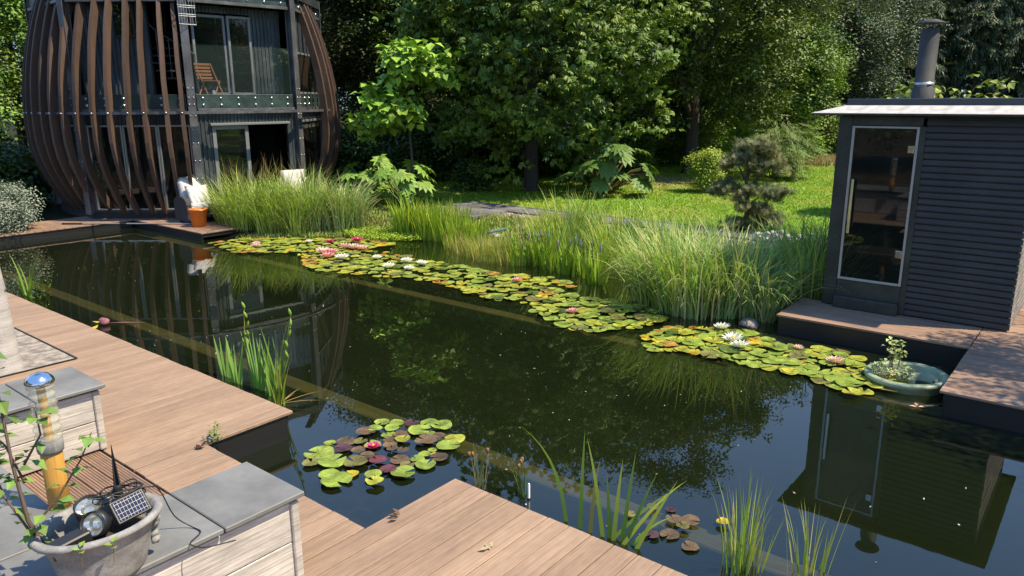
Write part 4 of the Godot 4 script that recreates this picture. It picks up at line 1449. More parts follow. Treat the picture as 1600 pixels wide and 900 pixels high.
func make_near_plants() -> void:
	# flag iris at the left deck
	var t := thing("flag_iris", "broad-bladed flag iris with seed pods at the left deck edge", "iris", Vector3(-6.5, 0, -3.85))
	var fan := func(p: Vector3, n: int, h: float, az: float):
		var s := st()
		for i in n:
			var u := (i + .5) / n - .5
			blade(s, p + Vector3(u * .16, -.05, rr(-.03, .03)), az + (PI if u < 0 else 0.0), absf(u) * .5, h * rr(.72, 1.0), .034, rr(.0, .15), vary(lin(.20, .36, .08), .15), 5, rr(-.4, .4))
		part(t, "blade_fan", done(s), M.blade)
	fan.call(Vector3(-.62, 0, -.1), 4, .55, PI / 2)
	fan.call(Vector3(-.36, 0, -.06), 5, .6, PI / 2)
	fan.call(Vector3(-.02, 0, -.1), 8, .72, PI / 2)
	fan.call(Vector3(.2, 0, -.08), 6, .66, PI / 2)
	for a in [[Vector3(-.12, -.05, -.08), Vector3(-.2, .82, -.12), lin(.36, .34, .06)], [Vector3(.52, -.05, .0), Vector3(.62, .9, -.1), lin(.16, .27, .05)]]:
		var s := st()
		s.set_color(a[2])
		var mid: Vector3 = a[0].lerp(a[1], .55) + Vector3(-.02, 0, .02)
		tube(s, [a[0], mid, a[1]], [.009, .007, .005], 5)
		part(t, "flower_stalk", done(s), M.blade)
		for i in 5:
			s = st()
			s.set_color(vary(lin(.27, .42, .06), .1))
			var q: Vector3 = a[0].lerp(a[1], 1.0 - .11 * i) + Vector3(rr(-.02, .02), 0, rr(-.02, .02))
			var d := Vector3(rr(-.5, .5), 1, rr(-.5, .5)).normalized()
			tube(s, [q, q + d * .02, q + d * .05, q + d * .075], [.004, .014, .013, .002], 6)
			part(t, "seed_pod", done(s), M.blade)
	var s := st()
	for i in 16:
		var az := rr(0, TAU)
		blade(s, Vector3(.5 + rr(-.04, .04), -.05, .02 + rr(-.04, .04)), az, rr(.0, .22), rr(.5, .95), .02, rr(.05, .35), vary(lin(.22, .36, .04) if i % 3 else lin(.42, .40, .06), .15), 5, rr(-1, 1))
	for i in 5:
		blade(s, Vector3(.5, .02, .02), rr(.6, 3.4), 1.3, rr(.2, .5), .014, .2, lin(.42, .28, .1), 4, 0)
	part(t, "narrow_blades", done(s), M.blade)
	# small iris farther along the deck
	t = thing("young_iris", "small lone iris at the far end of the left deck edge", "iris", Vector3(-12.55, 0, -3.9))
	s = st()
	for a in [[-1.2, .15, .75], [-1.0, .05, .6], [1.8, .4, .95], [1.6, .15, .6], [2.0, .6, .6], [-1.4, .6, .35], [.5, .1, .5], [1.7, .5, .5]]:
		blade(s, Vector3(rr(-.1, .1), -.05, rr(-.05, .05)), a[0], a[1], a[2], .035, .35, vary(lin(.2, .32, .04), .15), 5, 0)
	part(t, "blades", done(s), M.blade)
	# tall single blades at the near deck
	t = thing("bulrush", "few tall bulrush blades rising beside the near deck corner", "bulrush", Vector3(-2.35, 0, -3.85))
	# dx, dz, azimuth, lean, length, droop, colour
	var to_right := atan2(.775, -.63)
	for a in [[-.32, -.02, to_right + PI, .10, .88, .75, 0], [-.2, .0, to_right, .02, .8, .02, 0], [-.12, .0, to_right, .05, .62, .12, 2], [-.02, -.02, to_right + PI, .12, .8, .1, 1], [.05, -.02, to_right, .06, .66, .04, 1], [.1, -.04, to_right, .1, .72, .02, 0], [.12, -.02, to_right, .32, .62, .08, 0], [.2, -.02, to_right, .42, .62, .1, 1], [.1, .0, to_right, .55, .68, .35, 1], [.0, -.02, to_right, .7, .62, .3, 0], [.14, -.02, to_right, .62, .42, .6, 0], [.02, -.03, to_right + PI, .04, .55, .05, 0]]:
		s = st()
		blade(s, Vector3(a[0], -.06, a[1]), a[2], a[3], a[4], .03, a[5], vary([lin(.24, .36, .07), lin(.46, .52, .08), lin(.5, .4, .14)][a[6]], .12), 8, 1.2 + rr(-.3, .3))
		part(t, "blade", done(s), M.blade)
	var rush := func(label, at, n, r, h, cols):
		var o := thing("soft_rush", label, "rush", at, 0, "rushes along the near deck")
		var q := st()
		for i in n:
			var a := rr(0, TAU)
			blade(q, Vector3(sin(a), 0, cos(a)) * rr(0, r) + Vector3(0, -.05, 0), a + rr(-.6, .6), rr(.0, .22), h * rr(.5, 1.0), .0085, rr(.0, .35), vary(cols[rng.randi() % cols.size()], .2), 5, rr(-1, 1))
		part(o, "stems", done(q), M.blade)
		if h < .5:
			for i in 3:
				q = st()
				q.set_color(lin(.3, .17, .08))
				lump(q, Vector3(rr(-r, r), h * rr(.6, .8), rr(-r, r)), Vector3(.014, .02, .014), i, .3, 4, 6)
				part(o, "seed_head", done(q), M.blade)
	var rc := [lin(.32, .44, .06), lin(.42, .50, .08), lin(.24, .35, .06), lin(.5, .42, .16)]
	rush.call("wispy rush with brown seed heads at the near deck corner", Vector3(-3.48, 0, -3.87), 16, .09, .42, [lin(.3, .26, .13), lin(.2, .25, .08), lin(.25, .17, .1)])
	rush.call("thin green rush next to the white pond thermometer", Vector3(-3.13, 0, -3.95), 14, .035, .38, [lin(.12, .2, .06), lin(.1, .16, .05)])
	rush.call("dense green rush tuft rising at the bottom edge of the view", Vector3(-1.52, 0, -4.12), 60, .14, .68, rc)
	rush.call("loose green rush tuft farthest right at the bottom edge", Vector3(-1.17, 0, -4.32), 30, .14, .62, rc)
	# weed in the deck notch
	s = st()
	for i in 60:
		leaf(s, Vector3(rr(-.06, .06), rr(.0, .12), rr(-.06, .06)), Vector3(rr(-1, 1), rr(-.1, .7), rr(-1, 1)), Vector3.UP, rr(.03, .05), .018, vary(lin(.16, .22, .05), .2))
	solo("deck_weed", "small weed growing at the inner corner of the deck notch", "weed", done(s), M.leaf, Vector3(-5.27, .25, -2.76))

# ---------------------------------------------------------------- shrubs and trees
func sprig(kind: String) -> ArrayMesh:
	var s := st()
	match kind:
		"compound":   # five to seven drooping leaflets from one stalk
			for j in 3:
				var bb := Basis(Vector3.UP, j * 2.1 + rr(-.5, .5)) * Basis(Vector3.RIGHT, rr(-.5, .6)) * Basis(Vector3.FORWARD, rr(-.5, .5))
				var o := Vector3(rr(-.12, .12), rr(-.1, .1), rr(-.12, .12))
				for k in 5:
					var a := (k - 2) * rr(.5, .75)
					leaf(s, o, bb * Vector3(sin(a), -.3 - .12 * absf(a), cos(a)), bb * Vector3.UP, (.2 - .03 * absf(k - 2)) * rr(.8, 1.15), rr(.06, .085), Color.WHITE, .12, rr(.1, .35))
		"broad":
			for k in 9:
				var a := k * 2.4
				leaf(s, Vector3(cos(a) * .05, k * .02 - .08, sin(a) * .05), Vector3(cos(a), rr(-.5, .4), sin(a)), Vector3.UP, rr(.085, .12), .065, Color.WHITE, .15, .15)
		"heart":
			for k in 4:
				var a := k * 1.7
				leaf(s, Vector3(cos(a) * .06, k * .03, sin(a) * .06), Vector3(cos(a), -.45, sin(a)), Vector3.UP, .21, .19, Color.WHITE, .08, .18)
		"small":
			for k in 14:
				var a := k * 2.4
				leaf(s, Vector3(cos(a) * .06, k * .014 - .09, sin(a) * .06), Vector3(cos(a), rr(-.4, .7), sin(a)), Vector3.UP, rr(.05, .075), .034, Color.WHITE, .15, .1)
		"conifer":
			for k in 16:
				var a := k * 2.4
				var t := k / 16.0
				leaf(s, Vector3(0, -.1 * t, t * .3), Vector3(cos(a) * .8, -.25 + .3 * sin(a), .9), Vector3.UP, rr(.09, .13), .02, Color.WHITE, .1, .2)
		"needle":
			for k in 30:
				var a := k * 2.4
				var t := k / 30.0
				leaf(s, Vector3(0, t * .1, 0), Vector3(cos(a), .75 + rr(-.3, .4), sin(a)), Vector3.UP, rr(.06, .09), .009, Color.WHITE, .0, .05)
	return done(s)

var sprigs := {}
const VARIANTS := 3

func crown(parent: Node3D, center: Vector3, rad: Vector3, clumps_n: int, per: int, spread: float, kind: String, cols: Array, scale := 1.0, low_cut := -1.0, m: Material = null) -> Array:
	if not sprigs.has(kind):
		sprigs[kind] = []
		for v in VARIANTS: sprigs[kind].append(sprig(kind))
	var places := []
	var colors := []
	for v in VARIANTS:
		places.append([])
		colors.append([])
	var centers := []
	for k in clumps_n:
		var d := Vector3(rng.randfn(), rng.randfn(), rng.randfn()).normalized()
		if d.y < low_cut: d.y = -d.y * .5
		var q := d * rad * pow(rr(.25, 1.0), .42) * (1.0 + .14 * sin(d.x * 5 + d.z * 4 + center.x))
		centers.append(center + q)
		var base: Color = vary(cols[rng.randi() % cols.size()], .14)
		for i in per:
			var o := Vector3(rng.randfn(), rng.randfn() * .62, rng.randfn()) * spread
			var out := (d + o.normalized() * .8 + Vector3(0, -.1, 0))
			var b := Basis(Vector3.UP, atan2(out.x, out.z) + rr(-.6, .6)) * Basis(Vector3.RIGHT, rr(-.5, .8)) * Basis(Vector3.FORWARD, rr(-.5, .5))
			var v := rng.randi() % VARIANTS
			places[v].append(Transform3D(b.scaled(Vector3.ONE * scale * rr(.75, 1.25)), center + q + o))
			colors[v].append(vary(base, .16))
	for v in VARIANTS:
		if places[v].size(): copies(parent, "crown", sprigs[kind][v], m if m else M.leaf, places[v], colors[v])
	return centers

func limbs(parent: Node3D, top: Vector3, centers: Array, n: int, r: float, m: Material, low: float) -> void:
	for k in n:
		var e: Vector3 = centers[(k * 7 + 3) % centers.size()]
		var a := Vector3(0, low + (top.y - low) * k / maxf(1, n), 0)
		a.x = top.x * a.y / top.y
		a.z = top.z * a.y / top.y
		var s := st()
		tube(s, [a, a.lerp(e, .45) + Vector3(0, .2, 0), e], [r * .5, r * .3, r * .1], 6)
		part(parent, "limb", done(s), m)

func tree(called: String, label: String, x: float, z: float, height: float, rad: Vector3, lift: float, clumps_n: int, per: int, spread: float, kind: String, cols: Array, scale := 1.0, trunk := .18, n_limbs := 8, group := "", low_cut := -.75) -> void:
	var t := thing(called, label, "tree", Vector3(x, maxf(ground_y(x, z), 0) - .05, z), 0, group)
	var top := Vector3(rr(-.3, .3), height * .82, rr(-.3, .3))
	var s := st()
	tube(s, [Vector3.ZERO, Vector3(top.x * .1, .25, top.z * .1), top * .4 + Vector3(.05, 0, .04), top], [trunk * 1.5, trunk * 1.05, trunk * .8, trunk * .15], 10)
	part(t, "trunk", done(s), M.bark)
	var cs := crown(t, Vector3(top.x * .5, lift, top.z * .5), rad, clumps_n, per, spread, kind, cols, scale, low_cut)
	limbs(t, top, cs, n_limbs, trunk, M.bark, maxf(1.2, lift - rad.y * .7))

func bush(called: String, label: String, category: String, x: float, z: float, rad: Vector3, clumps_n: int, per: int, kind: String, cols: Array, scale := 1.0, group := "", m: Material = null) -> void:
	var t := thing(called, label, category, Vector3(x, maxf(ground_y(x, z), 0) - .02, z), 0, group)
	var cs := crown(t, Vector3(0, rad.y * .8, 0), rad, clumps_n, per, minf(rad.x, rad.y) * .22, kind, cols, scale, -.85, m)
	for k in 5:
		var s := st()
		var e: Vector3 = cs[(k * 5 + 1) % cs.size()]
		tube(s, [Vector3(rr(-.06, .06), 0, rr(-.06, .06)), e * .5 + Vector3(0, .08, 0), e], [.025, .016, .006], 5)
		part(t, "stem", done(s), M.bark)

func make_trees() -> void:
	var deep := [lin(.055, .10, .02), lin(.075, .125, .024), lin(.045, .085, .02)]
	var mid := [lin(.135, .215, .035), lin(.17, .25, .04), lin(.105, .175, .03)]
	var bright := [lin(.22, .38, .04), lin(.27, .43, .05), lin(.18, .32, .04)]
	var olive := [lin(.10, .11, .035), lin(.13, .125, .04), lin(.07, .09, .025)]
	var blueish := [lin(.05, .085, .045), lin(.065, .105, .055), lin(.04, .07, .038)]
	tree("walnut_tree", "large dark tree with drooping compound leaves in the middle of the lawn edge", -13.2, -17.1, 8.4, Vector3(3.8, 3.8, 3.6), 4.55, 260, 21, .38, "compound", mid + deep.slice(0, 1) + mid, 1.0, .2, 12, "", -.97)
	tree("maple_tree", "tall broad green tree right of the dark middle tree", -11.9, -24.4, 10.8, Vector3(4.0, 5.0, 3.8), 5.3, 190, 54, .40, "broad", [lin(.115, .165, .035), lin(.14, .19, .04), lin(.09, .135, .03)], 1.35, .22, 8, "trees behind the lawn")
	tree("beech_tree", "tall dark tree rising behind the two middle trees", -16.4, -26.6, 11.6, Vector3(4.4, 5.2, 4.0), 6.2, 190, 40, .7, "broad", deep + mid, 1.7, .25, 6, "trees behind the lawn")
	tree("hawthorn_tree", "olive brown tree just right of the round house", -21.0, -17.8, 9.0, Vector3(2.8, 4.0, 2.6), 5.1, 130, 44, .4, "small", olive + deep.slice(0, 1), 1.9, .15, 6, "trees behind the lawn")
	tree("hazel_tree", "dark tree behind the bright young catalpa", -21.3, -20.6, 10.0, Vector3(3.2, 4.6, 3.0), 5.6, 180, 36, .6, "broad", deep + mid.slice(0, 1), 1.5, .16, 6, "trees behind the lawn")
	tree("elm_tree", "shadowy tree between the catalpa and the big middle tree", -19.6, -22.9, 10.2, Vector3(3.2, 4.8, 3.0), 5.7, 170, 36, .6, "broad", deep, 1.6, .18, 5, "trees behind the lawn")
	tree("birch_tree", "light green tree seen left of the round house", -35.8, -11.9, 9.0, Vector3(3.6, 4.5, 3.4), 4.8, 150, 28, .7, "broad", mid + bright.slice(2), 1.6, .18, 5, "trees behind the lawn")
	tree("lime_tree", "leafy tree at the far left edge behind the terrace", -30.2, -6.2, 6.5, Vector3(2.8, 3.2, 2.6), 3.4, 110, 26, .6, "broad", mid + bright.slice(2), 1.5, .16, 5, "trees behind the lawn")
	bush("laurel_hedge", "leafy light green hedge seen left of the round house ribs", "hedge", -25.5, -5.8, Vector3(2.2, 2.4, 1.8), 130, 30, "broad", mid + bright.slice(2), 1.3)
	bush("shady_hedge", "dark hedge low behind the far left corner of the terrace", "hedge", -23.2, -6.6, Vector3(1.8, 1.1, 1.5), 80, 28, "broad", deep, 1.3)
	for a in [[-39, -16.6, "first"], [-36, -21.5, "second"], [-31.5, -22.8, "third"], [-26.5, -25.5, "fourth"]]:
		tree("backdrop_tree", "dark tree standing behind the round house, %s from the left" % a[2], a[0], a[1], 9.0, Vector3(3.9, 4.6, 3.6), 4.8, 110, 24, .8, "broad", deep + mid.slice(0, 1), 1.9, .2, 3, "trees behind the lawn")
	tree("alder_tree", "small-leaved tree right of the tall green one", -12.6, -32.6, 7.8, Vector3(2.9, 3.6, 2.7), 4.0, 130, 44, .42, "small", mid + blueish, 1.9, .18, 6, "trees behind the lawn")
	tree("oak_tree", "bluish dark tree with clustered foliage above the lawn gap", -12.1, -38.4, 9.6, Vector3(3.7, 4.4, 3.4), 5.0, 130, 50, .45, "small", [lin(.10, .14, .075), lin(.13, .17, .10), lin(.08, .12, .065)], 2.1, .22, 6, "trees behind the lawn")
	tree("young_ash_tree", "brighter small tree in front of the bluish dark one", -10.9, -30.6, 5.2, Vector3(1.7, 2.2, 1.7), 3.0, 60, 36, .32, "broad", mid + bright.slice(2), 1.3, .1, 5, "trees behind the lawn")
	var n := 0
	for a in [[-11.6, -45.0, 11.5, "behind the flue's left side"], [-9.9, -48.6, 12.0, "right behind the sauna flue"], [-7.0, -48.0, 12.0, "right of the sauna flue"], [-4.2, -49.0, 11.5, "above the right end of the sauna"], [-.8, -49.5, 12.0, "farthest right above the sauna"]]:
		tree("cypress_tree", "dark conifer %s" % a[3], a[0], a[1], a[2], Vector3(2.9, 5.6, 2.9), 5.8, 170, 30, .6, "conifer", [lin(.10, .135, .065), lin(.13, .155, .07), lin(.075, .105, .055)], 2.4, .2, 2, "dark conifers behind the sauna", -.9)
	for a in [[-15.2, -33.5, "close behind the tall green tree"], [-25.5, -35.5, "behind the middle trees"], [-20.5, -41.5, "far behind the tall green tree"], [-16, -46.5, "far behind the lawn gap"], [-30.5, -30.5, "behind the shadowy trees"]]:
		tree("backdrop_tree", "dark background tree %s" % a[2], a[0], a[1], 11.0, Vector3(4.6, 5.2, 4.0), 5.2, 140, 34, .9, "broad", deep + blueish, 2.1, .24, 2, "trees behind the lawn")
	# off to the right, its shade falls on the sauna deck
	tree("garden_tree", "small open tree right of the sauna casting leaf shade on its deck", 2.45, -9.3, 6.2, Vector3(1.5, 1.5, 1.5), 4.6, 30, 24, .3, "small", mid, 1.2, .07, 9)
	# the garden goes on beyond the right and near edges; the house glass mirrors it
	n = 0
	for a in [[9.5, -17], [14, -24], [17, -13], [7, -29], [22, -20], [-15, 9], [-9, 12], [-3.5, 15], [-21, 8]]:
		tree("far_garden_tree", ["tree beyond the sauna's sunny side, nearest", "tree beyond the sauna's sunny side, second", "tree beyond the sauna's sunny side, third", "tree beyond the sauna's sunny side, fourth", "tree beyond the sauna's sunny side, farthest", "tree behind the left deck, first from the house", "tree behind the left deck, second from the house", "tree behind the left deck, third from the house", "tree behind the birch and terrace"][n], a[0], a[1], 9.0, Vector3(3.6, 4.0, 3.4), 4.6, 90, 26, .7, "broad", mid + deep, 1.9, .2, 3, "trees out of view")
		n += 1
	# hedge of shrubs along the lawn's far side
	n = 0
	for a in [[-13.7, -27.2, 1.5, "dark"], [-13.0, -29.4, 1.3, "light"], [-12.2, -31.6, 1.4, "dark"], [-11.4, -33.6, 1.2, "light"], [-10.6, -35.0, 1.2, "dark"], [-9.6, -36.5, 1.3, "light"], [-14.9, -24.6, 1.1, "light"]]:
		bush("border_shrub", "%s green shrub in the border along the far lawn, number %s from the middle tree" % [a[3], ["two", "three", "four", "five", "six", "seven", "one"][n]], "shrub", a[0], a[1], Vector3(1.3, a[2] * .8, 1.2), 55, 26, "broad", bright if a[3] == "light" else mid, 1.1, "border shrubs")
		n += 1
	# understorey behind the big tree and beside the house
	n = 0
	for a in [[-19.5, -15.2], [-18.6, -16.8], [-17.4, -18.2], [-18.2, -20.2], [-15.9, -20.4], [-22.5, -14.6], [-13.9, -21.6]]:
		bush("shade_shrub", "dark shrub in the shade, %s" % ["nearest the house ribs", "behind the rice-paper plant", "behind the young catalpa", "deep behind the catalpa", "left behind the big tree", "against the house wall", "right behind the big tree"][n], "shrub", a[0], a[1], Vector3(1.5, 1.2, 1.4), 50, 26, "broad", deep + mid.slice(0, 1), 1.3, "shrubs in the shade")
		n += 1
	var ct := thing("catalpa_tree", "bright lime green young catalpa on a thin stem", "tree", Vector3(-13.7, .2, -12.95))
	var cs := st()
	tube(cs, [Vector3(0, -.05, 0), Vector3(.03, 1.2, 0), Vector3(.0, 2.4, .05), Vector3(.1, 3.7, 0)], [.04, .032, .026, .01], 7)
	part(ct, "trunk", done(cs), M.bark)
	var RV := Vector3(.775, 0, -.63)
	var c1 := crown(ct, RV * .25 + Vector3(0, 3.3, 0), Vector3(.75, .55, .6), 24, 9, .2, "heart", bright, 1.0, -.5)
	var c2 := crown(ct, RV * -.55 + Vector3(0, 2.3, 0), Vector3(.65, .72, .6), 24, 9, .2, "heart", bright, 1.0, -.5)
	limbs(ct, Vector3(.1, 3.6, 0), c1 + c2, 8, .03, M.bark, 1.9)
	make_shrubs(bright, mid, deep, olive)

func make_shrubs(bright: Array, mid: Array, deep: Array, olive: Array) -> void:
	# rice-paper plant: big lobed leaves on stalks
	for a in [[-13.5, -12.4, "large-leaved rice-paper plant under the young catalpa"], [-14.3, -12.1, "second large-leaved rice-paper plant close to the house ribs"]]:
		var t := thing("rice_paper_plant", a[2], "plant", Vector3(a[0], .25, a[1]), 0, "rice-paper plants")
		for k in 26:
			var az := k * 2.4
			var up := rr(.2, 1.3)
			var tip := Vector3(sin(az) * rr(.35, .8), up, cos(az) * rr(.35, .8))
			var s := st()
			s.set_color(lin(.16, .2, .06))
			tube(s, [Vector3(0, up * .3, 0), tip * .6 + Vector3(0, .15, 0), tip], [.016, .012, .008], 5)
			var fl := Vector3(sin(az), 0, cos(az))
			lobed(s, tip, Vector3(rr(-.3, .3), .9, rr(-.3, .3)) + fl * rr(.3, .9), fl - Vector3.UP * .4, 9, .34, .15, vary(lin(.19, .31, .05), .12), 4.6)
			part(t, "lobed_leaf", done(s), M.leaf)
		var st2 := st()
		tube(st2, [Vector3.ZERO, Vector3(.03, .6, 0)], [.05, .035], 7)
		part(t, "stem", done(st2), M.bark)
	# giant rhubarb at the big tree
	var t := thing("giant_rhubarb", "large-leaved giant rhubarb drooping beside the big tree trunk", "plant", Vector3(-11.0, .25, -17.4))
	for k in 34:
		var az := k * 2.4
		var up := rr(.25, 1.45)
		var o := rr(.3, 1.35)
		var tip := Vector3(sin(az) * o, up, cos(az) * o)
		var s := st()
		s.set_color(lin(.14, .12, .05))
		tube(s, [Vector3.ZERO, tip * .6 + Vector3(0, .2, 0), tip], [.035, .03, .02], 5)
		var fl := Vector3(sin(az), 0, cos(az))
		lobed(s, tip, Vector3(rr(-.3, .3), .8, rr(-.3, .3)) + fl * rr(.3, 1.0), fl - Vector3.UP * .5, 11, .42, .2, vary(lin(.11, .19, .035), .15), 5.0)
		part(t, "lobed_leaf", done(s), M.leaf)
	bush("golden_shrub", "small yellow-green upright shrub on the lawn behind the clipped pine", "shrub", -9.15, -19.8, Vector3(.42, .72, .42), 34, 24, "small", [lin(.34, .42, .06), lin(.28, .37, .05)], 1.0)
	bush("willow_shrub", "feathery pale green shrub behind the clipped pine top", "shrub", -9.0, -24.4, Vector3(1.0, 1.15, .9), 36, 22, "conifer", [lin(.15, .22, .05), lin(.18, .25, .06)], 1.2)
	bush("silver_shrub", "rounded silvery shrub at the far left corner of the pond", "shrub", -18.6, -5.2, Vector3(.8, .66, .8), 60, 30, "small", [lin(.22, .27, .2), lin(.26, .3, .23)], .9)
	bush("lawn_shrub", "low dark shrub on the left of the path under the big tree", "shrub", -14.6, -16.2, Vector3(.55, .5, .5), 24, 20, "broad", deep + mid, .9)
	# climbers seen over the sauna roof
	n_vines()
	# clipped pine
	var p := thing("clipped_pine", "cloud-clipped small pine standing by the path in front of the lawn", "pine tree", Vector3(-5.75, .25, -14.35))
	var s := st()
	tube(s, [Vector3(0, -.05, 0), Vector3(.03, .5, 0), Vector3(-.02, 1.0, .02), Vector3(.0, 1.45, 0)], [.055, .045, .035, .012], 8)
	part(p, "trunk", done(s), M.pine_bark)
	var R := Vector3(.775, 0, -.63)
	var N := Vector3(.63, 0, .775)
	for a in [[R * .02 + Vector3(0, 1.52, 0), Vector3(.42, .24, .4), 22], [R * .32 + Vector3(0, 1.22, 0) + N * .05, Vector3(.33, .17, .33), 16], [R * -.2 + Vector3(0, 1.3, 0), Vector3(.26, .16, .28), 12], [R * .2 + Vector3(0, .72, 0) + N * .12, Vector3(.42, .2, .4), 20], [R * -.42 + Vector3(0, .78, 0), Vector3(.27, .17, .27), 12], [R * .02 + Vector3(0, .42, 0) + N * .2, Vector3(.34, .12, .3), 12], [R * -.2 + Vector3(0, .12, 0) + N * .1, Vector3(.22, .14, .2), 8], [R * .5 + Vector3(0, .16, 0), Vector3(.3, .18, .3), 10]]:
		crown(p, a[0], a[1], a[2], 26, .07, "needle", [lin(.20, .22, .09), lin(.26, .26, .11), lin(.16, .19, .08)], 1.0, -.5, M.needle)
		s = st()
		var e: Vector3 = a[0]
		tube(s, [Vector3(0, e.y * .72, 0), e * .6 + Vector3(0, e.y * .28, 0), e], [.024, .02, .012], 6)
		part(p, "branch", done(s), M.pine_bark)
	# birch
	var b := thing("birch", "white birch trunk at the left edge rising from the bed", "tree", Vector3(-8.4, .25, -2.3))
	s = st()
	tube(s, [Vector3(0, -.05, 0), Vector3(.0, .12, 0), Vector3(.01, .8, .0), Vector3(-.05, 2.0, .05), Vector3(.1, 4.2, .1), Vector3(.15, 6.0, .1)], [.2, .165, .14, .12, .09, .03], 14)
	part(b, "trunk", done(s), M.birch_bark)
	s = st()
	for k in 14:
		var y := rr(.15, 2.6)
		var a := rr(0, TAU)
		box(s, Vector3(cos(a) * .135, y, sin(a) * .135), Vector3(rr(.05, .12), rr(.008, .02), .03), Basis(Vector3.UP, -a + PI / 2))
	part(b, "bark_scar", done(s), M.bark)
	var cs := crown(b, Vector3(.2, 5.6, .2), Vector3(1.3, 1.2, 1.3), 30, 20, .3, "small", mid, 1.0, -.5)
	limbs(b, Vector3(.15, 5.8, .1), cs, 6, .07, M.birch_bark, 3.6)
	make_sapling()

func n_vines() -> void:
	for a in [[-3.95, -18.3, "left"], [-3.0, -19.4, "right"]]:
		bush("climbing_vine", "pale yellow-green vine showing over the sauna roof %s of the flue" % a[2], "climber", a[0], a[1], Vector3(1.0, 1.62, .6), 52, 12, "heart", [lin(.26, .31, .06), lin(.22, .28, .05), lin(.3, .34, .1)], .75, "vines over the sauna roof")

func make_sapling() -> void:
	# young hazel in the pot: thin stems, notched leaves
	var at := Vector3(-3.40, .93, -.98)
	var t := thing("sapling", "thin leafy sapling growing from the grey oval pot", "sapling", at)
	var R := Vector3(.775, 0, -.63)
	var stems := [[[0, 0], [-.03, .2], [-.07, .45], [-.12, .75], [-.17, 1.0]], [[-.02, .12], [-.12, .3], [-.2, .42], [-.27, .55]], [[-.02, .16], [.1, .3], [.18, .44], [.24, .56]], [[-.05, .35], [-.14, .5], [-.21, .62]], [[-.06, .42], [.02, .55], [.05, .68]]]
	for sm in stems:
		var s := st()
		var pts := []
		var rad := []
		for q in sm.size():
			pts.append(R * sm[q][0] + Vector3(0, sm[q][1], 0) + Vector3(.63, 0, .775) * .05 * sin(q * 1.3 + sm[0][1] * 9))
			rad.append(lerpf(.011 if sm == stems[0] else .006, .0025, q / float(sm.size() - 1)))
		tube(s, pts, rad, 6)
		part(t, "stem", done(s), M.pine_bark)
		for q in range(1, sm.size()):
			for k in 6:
				var p: Vector3 = pts[q - 1].lerp(pts[q], rr(.2, 1.0))
				s = st()
				var a := rr(0, TAU)
				var d := Vector3(cos(a), rr(-.5, .35), sin(a)).normalized()
				var l := rr(.05, .085)
				var nrm := Vector3(rr(-.4, .4), 1, rr(-.4, .4)).normalized()
				s.set_color(lin(.14, .2, .05))
				tube(s, [p, p + d * .018], [.0012], 4, false)
				var c := vary(lin(.14, .23, .045), .25)
				leaf(s, p + d * .016, d, nrm, l, l * .72, c, .12, .18)
				part(t, "leaf", done(s), M.leaf)
	# small seedlings in the same pot
	var s := st()
	for a in [Vector3(.2, .0, -.08), Vector3(.13, .0, .02), Vector3(-.12, .0, .1)]:
		s.set_color(lin(.2, .14, .06))
		tube(s, [a, a + Vector3(.005, .09, 0)], [.002], 4)
		for k in 3:
			leaf(s, a + Vector3(0, .07 + k * .012, 0), Vector3(cos(k * 2.1), .4, sin(k * 2.1)), Vector3.UP, .035, .028, vary(lin(.2, .32, .05), .1), .1, .1)
	solo("seedling", "tiny bright green seedlings in the oval pot", "seedling", done(s), M.leaf, at + Vector3(.12, .03, -.06))

func lobed(s: SurfaceTool, tip: Vector3, nrm: Vector3, out: Vector3, n: int, length: float, w: float, c: Color, span: float) -> void:
	# a hand-shaped leaf: lobes fanned in the plane across nrm
	nrm = nrm.normalized()
	var f := (out - nrm * out.dot(nrm)).normalized()
	var g := nrm.cross(f)
	for l in n:
		var a := (float(l) / (n - 1) - .5) * span
		var d := f * cos(a) + g * sin(a) - nrm * .12
		leaf(s, tip, d, nrm, length * (1.0 - .28 * absf(a) / (span * .5)) * rr(.9, 1.08), w, vary(c, .06), .07, .14)

